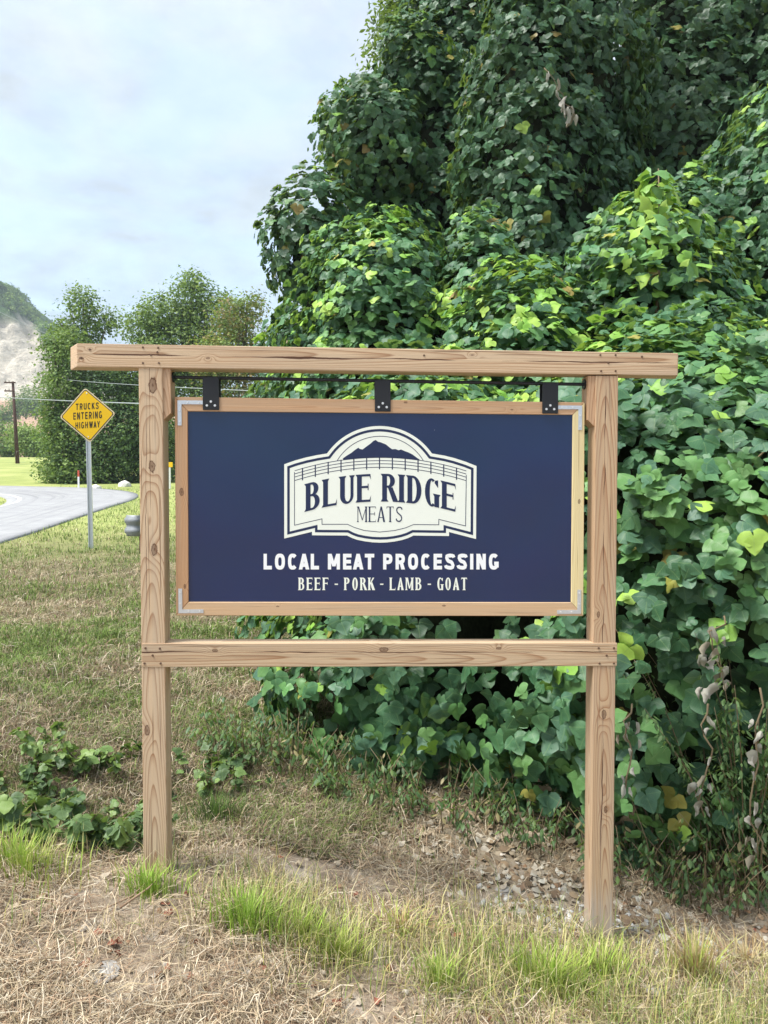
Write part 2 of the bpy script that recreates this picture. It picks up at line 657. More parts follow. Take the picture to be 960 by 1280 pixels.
t = NT('worn_asphalt').set(.85, 0, .25)
tc = t.n('ShaderNodeTexCoord')
uvs = t.n('ShaderNodeSeparateXYZ')
t.l(tc.outputs['UV'], uvs.inputs[0])
base = t.ramp(t.noise(tc.outputs['Object'], 1.5, 6, .65), [(.3, (.27, .27, .275)), (.7, (.36, .36, .355))])
mp = t.n('ShaderNodeMapping')
mp.inputs['Scale'].default_value = (16, 2.2, 1)
t.l(tc.outputs['UV'], mp.inputs[0])
trk = t.noise(mp.outputs[0], 1, 4, .55, .3)
base = t.mix(t.maprange(trk, .52, .72, 0, .55), base, (.165, .165, .17))
t.color(base)
M_ROAD = t.m
V, F, uv = strip(RO, RI, 14, .04, .25)
prop(link('road', np_mesh('road', V, F, M_ROAD, UV=uv)), kind='structure')
dirn = (RI - RO) / np.linalg.norm(RI - RO, axis=1)[:, None]
V, F, uv = strip(RI - dirn * .55, RI - dirn * .4, 2, .046)
M_PAINT = plain('road_paint', (.62, .62, .6), .8, 0, .2, .25, 3)
prop(link('road_marking', np_mesh('road_marking', V, F, M_PAINT)), kind='structure')
ROADPOLY = np.concatenate([RO, RI[::-1]])


def in_poly(x, y, poly):
    inside = np.zeros(x.shape, bool)
    x0, y0 = poly[-1]
    for x1, y1 in poly:
        c = ((y1 > y) != (y0 > y)) & (x < (x0 - x1) * (y - y1) / (y0 - y1 + 1e-12) + x1)
        inside ^= c
        x0, y0 = x1, y1
    return inside


# far quarry hill ---------------------------------------------------------
HX = np.array([-900, -600, -420, -300, -230, -202, -196, -189, -183, -176, -165, -150, -120, -60, 0, 120, 400, 900])
HZ = np.array([70, 95, 118, 124, 113, 106, 102, 95, 87, 82, 74, 64, 46, 27, 20, 18, 18, 16])


def hill_z(x, y):
    R = np.interp(x, HX, HZ) + (fbm2(x, y, .06, 3, 2.2) - .5) * 9
    bench = 23 + (y - 282) * .36
    t = smooth(325, 395, y)
    z = np.minimum(bench, 42) * smooth(255, 284, y) * (1 - t) + R * t
    z = z - (1 - smooth(255, 262, y)) * 8
    wob = (fbm2(x * 1.6, y * 1.6, .11, 4, 9.1) - .5) * 16 * smooth(330, 350, y) * (1 - smooth(385, 400, y))
    return z + wob - smooth(420, 700, y) * R * .4


hx = np.concatenate([np.arange(-900, -260, 16), np.arange(-260, -90, 1.6), np.arange(-90, 900, 20)])
hy = np.concatenate([np.arange(250, 420, 1.6), np.arange(420, 720, 20)])
X2, Y2 = np.meshgrid(hx, hy)
Z2 = hill_z(X2, Y2)
ROCK_TOP = lambda x: np.interp(x, [-420, -240, -205, -200, -195, -188, -181, -172, -150, -100], [50, 60, 72, 76, 84, 87, 84, 78, 58, 30])
I = np.arange(X2.size).reshape(X2.shape)
F = np.stack([I[:-1, :-1], I[:-1, 1:], I[1:, 1:], I[1:, :-1]], -1).reshape(-1, 4)
jit = (fbm2(X2, Y2, .12, 3, 5.5) - .5) * 16
rock = (1 - smooth(-3, 3, Z2 - ROCK_TOP(X2) - jit)) * (Y2 > 322)
bn = smooth(248, 262, Y2) * (1 - smooth(322, 330, Y2))
ccol = np.zeros(X2.shape + (3,))
green = np.array([.09, .16, .06])
ccol[:] = green
nr = fbm2(X2, Z2, .35, 4, 1.1)[..., None]
rk = np.array([.68, .61, .50]) * (.5 + .95 * nr)
ccol = ccol * (1 - rock[..., None]) + rk * rock[..., None]
org = np.array([.56, .37, .25]) * (.75 + .5 * fbm2(X2, Y2, .2, 3, 6)[..., None])
gmask = (fbm2(X2, Y2, .06, 3, 8.2) > .6)[..., None]
org = np.where(gmask, np.array([.14, .2, .06]), org)
ccol = ccol * (1 - bn[..., None]) + org * bn[..., None]
t = NT('quarry_rock').set(.95, 0, .05)
a = t.n('ShaderNodeVertexColor', layer_name='Col').outputs[0]
gp = t.n('ShaderNodeNewGeometry').outputs['Position']
nn = t.noise(gp, .35, 8, .72, .6)
t.color(t.mix(t.maprange(nn, .35, .66, .0, .5), a, t.mix(.75, a, (.05, .05, .045))))
t.bump(t.noise(gp, .5, 8, .7), 1.0, 2.0)
prop(link('quarry_hill', np_mesh('quarry_hill', np.stack([X2, Y2, Z2], -1).reshape(-1, 3), F, t.m, ccol.reshape(-1, 3), smooth=True)), kind='structure')

# ------------------------------------------------------------------ leaf templates


def leaflet(lob=.1, skew=0.0, fold=.2, curl=.18):
    """broad pointed leaflet, base at origin, tip along +Y; returns verts, faces, uv"""
    half = [(.33, .0), (.53 + lob * .25, .27), (.50 - lob * .25, .55), (.31 - lob * .2, .82)]
    mid = [(0, 0), (0, .34), (0, .58), (0, .82), (0, 1.05)]
    vs = [(x, y, 0) for x, y in mid]
    for s in (1, -1):
        k = 1 + skew * s
        vs += [(s * x * k, y, 0) for x, y in half]
    vs = np.array(vs, float)
    vs[:, 2] = -fold * np.abs(vs[:, 0]) - curl * vs[:, 1] ** 2 + .05 * np.sin(vs[:, 1] * 7 + vs[:, 0] * 5)
    uv = np.stack([vs[:, 0] * .8 + .5, vs[:, 1] * .9], -1)
    fs = []
    for b, flip in ((5, 0), (9, 1)):
        tri = [(0, b, 1), (b, b + 1, 1), (1, b + 1, 2), (b + 1, b + 2, 2), (2, b + 2, 3), (b + 2, b + 3, 3), (3, b + 3, 4)]
        fs += [t[::-1] if flip else t for t in tri]
    return vs, np.array(fs), uv


def rotz(a):
    c, s = math.cos(a), math.sin(a)
    return np.array([[c, -s, 0], [s, c, 0], [0, 0, 1]])


def roty(a):
    c, s = math.cos(a), math.sin(a)
    return np.array([[c, 0, s], [0, 1, 0], [-s, 0, c]])


def trifoliate(r):
    V, F, U, n = [], [], [], 0
    for ang, off, sk, sc in ((r.uniform(-.15, .15), (0, .22, 0), 0, 1.0), (1.25 + r.uniform(-.2, .2), (-.03, .02, 0), .22, .92), (-1.25 + r.uniform(-.2, .2), (.03, .02, 0), -.22, .92)):
        v, f, u = leaflet(r.uniform(-.1, .3), sk, r.uniform(.05, .3), r.uniform(.0, .3))
        v = (v * sc) @ roty(r.uniform(-.3, .3)).T @ rotz(ang).T + np.array(off)
        V.append(v)
        F.append(f + n)
        U.append(u)
        n += len(v)
    return np.concatenate(V) - np.array([0, .3, 0]), np.concatenate(F), np.concatenate(U)


_r = np.random.default_rng(21)
TRI = [trifoliate(_r) for _ in range(7)]


def oval_leaf(w=.42, curl=.2):
    vs = np.array([(0, 0, 0), (w / 2, .35, 0), (0, .45, 0), (-w / 2, .35, 0), (w * .38, .7, 0), (-w * .38, .7, 0), (0, 1, 0)], float)
    vs[:, 2] = -.3 * np.abs(vs[:, 0]) - curl * vs[:, 1] ** 2
    f = np.array([(0, 1, 2), (0, 2, 3), (2, 1, 4), (2, 5, 3), (2, 4, 6), (2, 6, 5)])
    return vs, f, np.stack([vs[:, 0] + .5, vs[:, 1]], -1)


OVAL = oval_leaf()
CLUMP = (lambda v, f: (v, f, v[:, :2]))(  # a spray of small leaves for distant crowns
    np.array([(0, 0, 0), (.42, .25, .1), (.18, .52, -.05), (.05, 1.0, .1), (-.2, .55, .06), (-.45, .3, -.08)], float),
    np.array([(0, 1, 2), (0, 2, 4), (2, 3, 4), (0, 4, 5)]))


def frames(nrm, tip):
    """rotation matrices with Z = nrm and Y near tip"""
    z = nrm / np.linalg.norm(nrm, axis=1)[:, None]
    y = tip - z * (tip * z).sum(1)[:, None]
    y /= np.maximum(np.linalg.norm(y, axis=1), 1e-6)[:, None]
    x = np.cross(y, z)
    return np.stack([x, y, z], -1)


def scatter(tmpl, pos, R, S, C):
    v, f, u = tmpl
    n = len(pos)
    V = np.einsum('kij,vj->kvi', R, v) * S[:, None, None] + pos[:, None, :]
    F = f[None] + (np.arange(n) * len(v))[:, None, None]
    CC = np.repeat(C, len(v), 0)
    return V.reshape(-1, 3), F.reshape(-1, f.shape[1]), CC, np.tile(u, (n, 1))


def merge(parts):
    V, F, C, U, n = [], [], [], [], 0
    for v, f, c, u in parts:
        V.append(v)
        F.append(f + n)
        C.append(c)
        U.append(u)
        n += len(v)
    return np.concatenate(V), np.concatenate(F), np.concatenate(C), np.concatenate(U)


def unit(n):
    v = rng.normal(size=(n, 3))
    return v / np.linalg.norm(v, axis=1)[:, None]


# ------------------------------------------------------------------ kudzu
PAL = np.array([(.028, .082, .040), (.038, .108, .050), (.050, .135, .064), (.068, .152, .092), (.075, .180, .080), (.115, .250, .080), (.20, .38, .062), (.34, .51, .09), (.26, .19, .06), (.34, .30, .07)])


def blob_points(blobs, per_m2, depth=.28):
    """points spread through the outer shell of a set of overlapping humps (cx,cy,cz, rx,ry,rz)"""
    P, N, D = [], [], []
    for i, b in enumerate(blobs):
        c, r = np.array(b[:3]), np.array(b[3:6])
        area = 4 * PI * ((r[0] * r[1]) ** 1.6 / 3 + (r[0] * r[2]) ** 1.6 / 3 + (r[1] * r[2]) ** 1.6 / 3) ** (1 / 1.6)
        n = int(area * per_m2)
        u = unit(n * 2)
        w = np.sqrt(((u / r) ** 2).sum(1)) * r.min()     # even out the density
        u = u[rng.random(len(u)) < w * np.prod(r) ** 0 ][:n]
        nr = u / r
        nr /= np.linalg.norm(nr, axis=1)[:, None]
        p = c + u * r
        lump = (fbm(p * 1.15 + 3.1, 2) - .5) * .8 + (fbm(p * 3.1 + 9.7, 2) - .5) * .38
        dep = rng.random(len(u)) ** 1.15 * depth
        p = p + nr * (lump - dep)[:, None]
        keep = np.ones(len(p), bool)
        for j, o in enumerate(blobs):
            if j != i:
                q = ((p - np.array(o[:3])) / np.array(o[3:6]))
                keep &= (q * q).sum(1) > .76
        keep &= p[:, 2] > h(p[:, 0], p[:, 1]) + .04
        shade_gap = fbm(p * 2.0 + 60, 2)       # low leaves thinned so the dark core shows through as shade
        keep &= (p[:, 2] > 1.15) | (rng.random(len(p)) < np.clip((shade_gap - .33) * 4.5, .12, 1) * .85)
        P.append(p[keep]); N.append(nr[keep]); D.append(dep[keep])
    return np.concatenate(P), np.concatenate(N), np.concatenate(D)


def project(p):
    d = p - np.array(CAM)
    cp, sp = math.cos(PITCH), math.sin(PITCH)
    f = d[:, 1] * cp - d[:, 2] * sp
    u = d[:, 1] * sp + d[:, 2] * cp
    return CX + FPX * d[:, 0] / f, CY - FPX * u / f, f


LEAF_MESHES = {}


def leaf_mesh(shape, ci, tone=1.0):
    k = (shape, ci, tone)
    if k not in LEAF_MESHES:
        v, f, u = TRI[shape]
        c = np.tile(PAL[ci] * tone * (.9 + .2 * ((shape * 37 + ci * 11) % 7) / 6), (len(v), 1))
        LEAF_MESHES[k] = np_mesh('kudzu_leaf', v, f, M_KUDZU, c, True, u)
    return LEAF_MESHES[k]


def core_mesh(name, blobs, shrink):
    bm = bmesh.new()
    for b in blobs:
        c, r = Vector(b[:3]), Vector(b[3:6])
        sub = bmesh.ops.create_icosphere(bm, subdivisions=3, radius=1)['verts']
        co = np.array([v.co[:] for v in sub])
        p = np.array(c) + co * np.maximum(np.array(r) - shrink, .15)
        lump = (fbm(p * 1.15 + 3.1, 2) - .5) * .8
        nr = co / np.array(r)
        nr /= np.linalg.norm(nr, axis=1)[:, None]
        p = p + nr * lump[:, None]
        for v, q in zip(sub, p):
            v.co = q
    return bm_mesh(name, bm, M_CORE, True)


def kudzu(name, label, cat, blobs, per_m2, size, lime=.06, depth=.42, dark=0.0, group=None, back=True, face_up=.3, limes=(), seps=300, shrink=.6, tone=1.0):
    base = (blobs[0][0], blobs[0][1], h1(blobs[0][0], blobs[0][1]))
    root = empty(name, base, 0, label, cat, group)
    P, N, D = blob_points(blobs, per_m2, depth)
    if back:       # the side turned away from the road stays thinner
        toc = (np.array(CAM) - P)
        toc /= np.linalg.norm(toc, axis=1)[:, None]
        fac = (toc * N).sum(1)
        keep = (fac > -.25) | (rng.random(len(P)) < .15)
        P, N, D = P[keep], N[keep], D[keep]
    n = len(P)
    up = np.array([0, 0, 1.0])
    nrm = N * .9 + up * face_up + unit(n) * .56
    tip = -up * 1.0 + N * .35 + unit(n) * .8
    R = frames(nrm, tip)
    S = size * rng.uniform(.62, 1.18, n) * np.where(rng.random(n) < .12, .6, 1)
    pn = fbm(P * 1.3 + 20, 2)
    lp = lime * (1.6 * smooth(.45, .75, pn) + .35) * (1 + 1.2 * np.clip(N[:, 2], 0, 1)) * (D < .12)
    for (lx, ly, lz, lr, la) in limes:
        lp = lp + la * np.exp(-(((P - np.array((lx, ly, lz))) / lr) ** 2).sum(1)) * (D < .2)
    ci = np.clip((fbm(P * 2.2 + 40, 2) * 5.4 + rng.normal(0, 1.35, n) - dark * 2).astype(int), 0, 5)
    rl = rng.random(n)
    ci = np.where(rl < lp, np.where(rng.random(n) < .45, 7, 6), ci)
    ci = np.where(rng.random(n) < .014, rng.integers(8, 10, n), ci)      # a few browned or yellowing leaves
    sh = rng.integers(0, len(TRI), n)
    px, py, f = project(P)
    vis = (px > -20) & (px < 980) & (py > -20) & (py < 1300) & (D < .1) & (f > .3)
    score = np.where(vis, S / f, 0)
    order = np.argsort(-score)[:seps]
    order = order[score[order] > 0]
    pick = np.zeros(n, bool)
    pick[order] = True
    off = np.array(base)
    for i in order:
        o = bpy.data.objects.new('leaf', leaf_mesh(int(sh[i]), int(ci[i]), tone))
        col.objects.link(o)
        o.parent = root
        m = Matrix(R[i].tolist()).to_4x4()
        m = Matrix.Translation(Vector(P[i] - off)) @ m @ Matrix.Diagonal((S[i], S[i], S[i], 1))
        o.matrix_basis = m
    parts = []
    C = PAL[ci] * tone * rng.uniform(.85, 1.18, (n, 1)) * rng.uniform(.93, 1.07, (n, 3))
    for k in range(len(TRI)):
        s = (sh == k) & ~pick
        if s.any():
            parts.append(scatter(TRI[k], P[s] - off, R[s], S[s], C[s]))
    V, F, CC, U = merge(parts)
    prop(link('leaf_mass', np_mesh(name + '_leaf_mass', V, F, M_KUDZU, CC, True, U), root), kind='stuff')
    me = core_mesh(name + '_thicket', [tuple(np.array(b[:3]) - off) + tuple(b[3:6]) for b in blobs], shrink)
    link('vine_thicket', me, root)  # added dark solid that fills the leaf gaps with shade
    return root, P, N


# front bank behind the sign
bank_blobs = [(1.95, 5.5, .55, 1.75, 2.28, 2.05), (.32, 5.72, .6, 1.12, 1.7, 1.9), (1.15, 6.5, .8, 1.1, 1.5, 2.45),
              (2.35, 6.8, .9, 1.25, 1.5, 3.2), (3.6, 6.1, .5, 1.5, 2.0, 2.6), (-.08, 5.25, .22, .74, 1.2, 1.05), (.95, 5.0, .42, .85, 1.12, 1.1), (.45, 5.2, .85, .8, 1.05, .8)]
kudzu('kudzu_bank', 'thick kudzu bank directly behind the wooden sign with large grey-green and lime leaves', 'kudzu', bank_blobs, 400, .078, tone=1.16, dark=-.35,
      lime=.11, limes=[(.95, 5.6, 3.0, .5, .5), (2.35, 6.2, 3.9, .55, .8), (2.3, 5.2, 2.5, .5, .25), (-.5, 5.0, 1.0, .6, .35)], face_up=.3)
mound_blobs = [(-.05, 8.4, 1.1, 1.32, 1.5, 3.55), (1.0, 8.3, .9, 1.05, 1.4, 3.5)]
kudzu('kudzu_mound', 'rounded mid-green kudzu mound rising behind the left half of the beam', 'kudzu', mound_blobs, 340, .079, tone=1.2, dark=-.6, lime=.2,
      limes=[(-1.1, 8.0, 2.5, .6, .3)], face_up=.35)
right_blobs = [(4.6, 8.7, 2.0, 1.4, 1.6, 4.35), (3.35, 8.7, 1.2, 1.1, 1.3, 3.85)]
kudzu('kudzu_mound', 'kudzu heap at the right edge of the photo above the end of the beam', 'kudzu', right_blobs, 250, .086, tone=1.1, lime=.08, face_up=.3)
left_tree = [(-.85, 12.2, 2.0, 1.4, 1.5, 3.4), (-1.02, 11.7, 5.0, .92, .95, 1.15), (-.05, 11.9, 6.7, .95, .95, 1.15), (.5, 12.3, 7.9, .85, .9, 1.0), (.1, 12.6, 4.0, 1.1, 1.4, 3.2), (.95, 12.9, 5.0, 1.25, 1.5, 4.4)]
kudzu('kudzu_draped_tree', 'dark stepped kudzu-draped tree against the sky at the left of the green mass', 'tree', left_tree, 210, .095, lime=.05, dark=.1, tone=.95)
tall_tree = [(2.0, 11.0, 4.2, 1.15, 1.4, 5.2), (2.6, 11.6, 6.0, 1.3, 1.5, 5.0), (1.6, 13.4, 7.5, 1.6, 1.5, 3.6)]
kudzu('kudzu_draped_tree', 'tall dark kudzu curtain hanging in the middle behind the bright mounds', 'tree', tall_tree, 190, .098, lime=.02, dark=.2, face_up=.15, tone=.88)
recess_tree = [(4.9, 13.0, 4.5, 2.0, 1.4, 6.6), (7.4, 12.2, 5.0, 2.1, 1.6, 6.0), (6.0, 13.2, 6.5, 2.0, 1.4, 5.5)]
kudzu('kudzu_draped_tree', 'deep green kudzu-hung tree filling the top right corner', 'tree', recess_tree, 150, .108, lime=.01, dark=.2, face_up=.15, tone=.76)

# ------------------------------------------------------------------ trees


def crown_cards(blobs, n, size, cols, tmpl=CLUMP, clump=9, spread=.5, fill=.55):
    w = np.array([b[3] * b[4] * b[5] for b in blobs]) ** .8
    w /= w.sum()
    P, N, C = [], [], []
    cols = np.array(cols)
    for b, wi in zip(blobs, w):
        k = max(2, int(n * wi / clump))
        u = unit(k) * (rng.random((k, 1)) ** (1 / 3) * (1 - fill * .5) + fill * .5)
        c = np.array(b[:3]) + u * np.array(b[3:6])
        sp = spread * size * 3.2
        p = np.repeat(c, clump, 0) + rng.normal(size=(k * clump, 3)) * sp * np.array([1, 1, .6])
        P.append(p)
        N.append(np.repeat(u, clump, 0))
        base = cols[rng.integers(0, len(cols), k)] * rng.uniform(.7, 1.3, (k, 1))
        C.append(np.repeat(base, clump, 0) * rng.uniform(.85, 1.15, (k * clump, 1)))
    P, N, C = map(np.concatenate, (P, N, C))
    n = len(P)
    R = frames(N * .5 + np.array([0, 0, .45]) + unit(n) * .6, unit(n) - np.array([0, 0, .4]))
    S = size * rng.uniform(.6, 1.3, n)
    return scatter(tmpl, P, R, S, C)


def tree(name, label, cat, base, blobs, n, size, cols, trunk_r, group=None, tmpl=CLUMP, mat=None, clump=26, fill=.75, limbs=9, spread=.6):
    """blobs are (dx,dy,dz,rx,ry,rz) around the tree's foot"""
    root = empty(name, base, 0, label, cat, group)
    V, F, C, U = crown_cards(blobs, n, size, cols, tmpl, clump, spread, fill)
    prop(link('crown', np_mesh(name + '_crown', V, F, mat or M_TREELEAF, C, False, U), root))
    bm = bmesh.new()
    top = max(blobs, key=lambda b: b[2])
    hgt = top[2] + top[5] * .5
    pts = [(0, 0, -.3)] + [(top[0] * k + random.uniform(-.08, .08) * hgt * .2, top[1] * k, hgt * k) for k in (.2, .4, .6, .8, 1)]
    tube(bm, pts, [trunk_r * (1 - .85 * i / 5) for i in range(6)], 8)
    for i in range(limbs):
        b = blobs[i % len(blobs)]
        k = random.uniform(.25, .7)
        s = Vector((top[0] * k, top[1] * k, hgt * k))
        a = random.uniform(0, 2 * PI)
        e = Vector((b[0] + math.cos(a) * b[3] * .8, b[1] + math.sin(a) * b[4] * .8, b[2] + random.uniform(-.2, .6) * b[5]))
        tube(bm, [s, s.lerp(e, .5) + Vector((0, 0, .1 * hgt * .3)), e], [trunk_r * .38, trunk_r * .25, trunk_r * .06], 6)
    link('trunk', bm_mesh(name + '_trunk', bm, M_BARK, True), root)
    return root


DARKG = [(.045, .09, .036), (.06, .115, .045), (.075, .14, .052)]
MIDG = [(.105, .18, .062), (.15, .235, .072), (.21, .29, .09), (.06, .115, .045)]
LITEG = [(.21, .31, .085), (.28, .37, .11), (.16, .25, .075)]
OLIVE = [(.2, .2, .06), (.27, .22, .08), (.14, .18, .06), (.24, .17, .08)]


def foot(px, Y):
    x = ray(px, 600).x / ray(px, 600).y * Y
    return (x, Y, h1(x, Y) - .1)


def B(px, py, Y, rx, ry, rz, base):
    p = at(px, py, Y)
    return (p.x - base[0], p.y - base[1], p.z - base[2], rx, ry, rz)


Y0 = 47
b0 = foot(103, Y0)
tree('roadside_tree', 'tall thin-topped tree rising above the left end of the wooden beam', 'tree', b0,
     [B(102, 385, Y0, .75, .7, 1.3, b0), (B(82, 408, Y0, .7, .6, .5, b0)), B(124, 405, Y0, .75, .6, .6, b0), B(72, 420, Y0, .35, .4, .3, b0), B(134, 396, Y0, .3, .4, .4, b0), B(100, 425, Y0, 1.1, 1.0, .8, b0)],
     4200, .19, MIDG + LITEG[:2] + DARKG[1:], .2, 'trees across the road bend', fill=.35)
b0 = foot(76, 45)
tree('roadside_tree', 'broad leafy tree left of the yellow diamond sign', 'tree', b0,
     [B(82, 440, 45, 1.0, 1.2, 1.2, b0), B(68, 432, 45, .45, .5, .45, b0), B(78, 485, 45, 1.05, 1.4, 1.2, b0), B(70, 520, 45, .75, 1.0, .9, b0), B(86, 545, 45, 1.5, 1.6, 1.7, b0), B(72, 588, 45, .85, 1.1, .8, b0), B(98, 585, 44.5, 1.6, 1.3, 1.0, b0)],
     16000, .19, MIDG + LITEG[:1], .2, 'trees across the road bend')
b0 = foot(140, 46)
tree('roadside_tree', 'dark bushy tree right behind the yellow diamond sign', 'tree', b0,
     [B(135, 490, 46, 2.0, 1.6, 1.7, b0), B(150, 540, 45.5, 2.3, 1.6, 2.2, b0), B(125, 575, 45, 2.4, 1.4, 1.7, b0), B(185, 560, 46, 2.0, 1.5, 2.4, b0), B(160, 470, 46.5, 1.4, 1.4, 1.2, b0)],
     26000, .19, DARKG + MIDG[:2], .22, 'trees across the road bend')
b0 = foot(235, 55)
tree('roadside_tree', 'large pale green tree showing above the beam over the left post', 'tree', b0,
     [B(240, 375, 55, 1.6, 1.5, 1.6, b0), B(205, 395, 55, 1.9, 1.5, 1.5, b0), B(180, 410, 55, 1.6, 1.4, 1.2, b0), B(225, 440, 55, 3.4, 2.2, 2.5, b0), B(270, 400, 55, 1.9, 1.6, 2.0, b0), B(240, 355, 55, .9, .9, .8, b0), B(220, 520, 55, 3.2, 2.2, 3.5, b0), B(236, 590, 55, 3, 2, 1.6, b0)],
     30000, .23, MIDG + LITEG, .28, 'trees across the road bend')
b0 = foot(300, 50)
tree('roadside_tree', 'olive and rust tinted tree between the pale tree and the kudzu', 'tree', b0,
     [B(298, 400, 50, 1.5, 1.2, 1.4, b0), B(310, 385, 50, 1.0, 1.0, .9, b0), B(280, 450, 50, 2.2, 1.5, 1.8, b0), B(310, 470, 50, 2.4, 1.6, 2.4, b0), B(280, 540, 50, 2.4, 1.6, 2.8, b0)],
     16000, .21, OLIVE + LITEG, .2, 'trees across the road bend')
b0 = foot(38, 92)
tree('young_tree', 'light green bushy tree behind the utility pole on the field edge', 'tree', b0,
     [B(38, 552, 92, 2.1, 1.6, 1.9, b0), B(28, 545, 92, 1.3, 1.2, 1.2, b0), B(50, 560, 92, 1.6, 1.2, 1.3, b0)], 4500, .3, LITEG, .15)
b0 = foot(6, 98)
tree('flowering_shrub', 'bush with pinkish flowers beside the utility pole at the far side of the field', 'shrub', b0,
     [B(2, 563, 98, 1.4, 1, 1.0, b0), B(17, 562, 98, 1.0, .9, 1.1, b0)], 1500, .3, [(.42, .2, .17), (.3, .2, .12), (.12, .17, .06), (.46, .26, .22)], .06)
b0 = foot(9, 94)
tree('dark_shrub', 'small dark green bush left of the utility pole on the field edge', 'shrub', b0, [B(9, 562, 94, .9, .8, 1.1, b0)], 1200, .26, DARKG, .06)
b0 = foot(-12, 120)
tree('field_tree', 'blue-green trees seen past the field at the left picture edge', 'tree', b0,
     [B(-2, 545, 120, 2.6, 2, 2.2, b0), B(12, 548, 120, 2.0, 1.6, 1.8, b0), B(-30, 540, 120, 3.2, 2, 3, b0)], 3500, .4, MIDG, .15)
for px, py, YY, r in ((32, 500, 262, 5.2), (22, 508, 258, 3.2), (44, 502, 266, 5.0), (3, 519, 258, 3.0)):
    p = at(px, py, YY)
    g_ = p.z - r * 1.2
    tree('quarry_tree', {32: 'taller round tree below the quarry cliff', 22: 'small tree just left of the biggest one under the cliff', 44: 'round tree under the quarry cliff nearest the roadside trees',
                         3: 'small tree on the orange quarry bench at the picture edge'}[px], 'tree', (p.x, YY, g_), [(0, 0, r * 1.2, r, r * .8, r * .8), (r * .4, 0, r * .8, r * .6, r * .5, r * .6)], 1200, .7, MIDG, .3, 'trees on the quarry bench')

# wood on the hill: one mass
n = 5200
px_ = rng.uniform(-330, -120, n)
py_ = rng.uniform(330, 420, n)
pz = hill_z(px_, py_)
ok = pz > ROCK_TOP(px_) + (fbm2(px_, py_, .12, 3, 5.5) - .5) * 16
q = np.stack([px_, py_, pz], -1)[ok]
gcol = np.array(MIDG + DARKG)
m = len(q)
rad = rng.uniform(1.2, 2.6, m)
K = 34
uu = unit(m * K)
uu[:, 2] = np.abs(uu[:, 2]) * 1.2 - .25
cp_ = np.repeat(q + np.array([0, 0, 1.4]), K, 0) + uu * np.repeat(rad, K)[:, None] * rng.uniform(.75, 1.1, (m * K, 1))
cc_ = 1.3 * np.repeat(gcol[rng.integers(0, len(gcol), m)] * rng.uniform(.8, 1.25, (m, 1)), K, 0) * rng.uniform(.85, 1.15, (m * K, 1))
V, F, C, U = scatter(CLUMP, cp_, frames(uu + unit(m * K) * .5, unit(m * K)), rng.uniform(.6, 1.3, m * K), cc_)
prop(link('hillside_wood', np_mesh('hillside_wood', V, F, M_TREELEAF, C, False, U)), kind='stuff')

# twiggy tree tops among the kudzu, against the sky
tree('scrub_tree', 'loose small-leaved tree crown against the sky at the top of the photo', 'tree', (.9, 14.2, .4),
     [(.1, 0, 8.0, .9, .7, .9), (.7, 0, 8.9, 1.2, .8, 1.2), (-.45, 0, 9.1, .7, .6, .7), (-.2, .2, 9.9, .8, .7, .8), (1.2, 0, 9.9, 1.3, .8, 1.2), (-.9, 0, 8.2, .3, .4, .4)],
     30000, .11, MIDG + DARKG, .16, None, OVAL, None, 14, .3, 16, .38)
tree('scrub_tree', 'small-leaved tuft of tree sticking out left above the kudzu shoulder', 'tree', (-.75, 12.9, .4),
     [(.1, 0, 7.1, .36, .4, .42), (.4, 0, 7.4, .4, .4, .45), (.0, 0, 6.7, .24, .3, .3)], 5000, .09, MIDG + DARKG, .08, None, OVAL, None, 12, .3, 10, .36)

# ------------------------------------------------------------------ timber sign frame
YAW = math.radians(2.8)
SO = Vector((-.867, 2.85, 0))
SU = Vector((math.cos(YAW), math.sin(YAW), 0))
SV = Vector((-math.sin(YAW), math.cos(YAW), 0))


def su(px, py, v=0.0):
    """photograph point -> (u, w) on the sign's own plane at depth v"""
    r = ray(px, py)
    p0 = SO + SV * v
    k = (p0 - CAM).dot(SV) / r.dot(SV)
    q = CAM + r * k - SO
    return q.dot(SU), q.z


frame = empty('sign_frame', SO, YAW, 'weathered timber post-and-beam frame that holds the hanging blue sign', 'sign frame')
TW = .089


def board(name, parent, p0, p1, width, depth, v0, mat, bevel=.003, ends=(0, 0), cut=(0, 0)):
    """timber from p0 to p1 = (u, w) centre line; grain along its own X; front at depth v0.
    ends: how much farther the back edge runs at each end; cut: mitre of the ends (shift of the +Z corners)"""
    (u0, w0), (u1, w1) = p0, p1
    L = math.hypot(u1 - u0, w1 - w0)
    a = math.atan2(w1 - w0, u1 - u0)
    hx_, hy_, hz = L / 2, depth / 2, width / 2
    bm = bmesh.new()
    vs = []
    for sx, e, c in ((-1, ends[0], cut[0]), (1, ends[1], cut[1])):
        for sy in (-1, 1):
            for sz in (-1, 1):
                vs.append(bm.verts.new((sx * (hx_ + (e if sy > 0 else 0) + c * sz), sy * hy_, sz * hz)))
    for f in ((0, 1, 3, 2), (4, 6, 7, 5), (0, 4, 5, 1), (2, 3, 7, 6), (1, 5, 7, 3), (0, 2, 6, 4)):
        bm.faces.new([vs[i] for i in f])
    bmesh.ops.recalc_face_normals(bm, faces=bm.faces[:])
    if bevel:
        bmesh.ops.bevel(bm, geom=bm.edges[:], offset=bevel, segments=2, affect='EDGES', profile=.6)
    o = link(name, bm_mesh(name, bm, mat), parent, ((u0 + u1) / 2, v0 + hy_, (w0 + w1) / 2), (0, -a, 0))
    return o


PW = .0885
pu_l = su(189.8, 640)[0]
pu_r = su(757.2, 640)[0]
zl, zr = h1(SO.x + pu_l, SO.y), h1(SO.x + pu_r, SO.y + .08)
top_l, top_r = su(190, 459)[1], su(757, 469.5)[1]


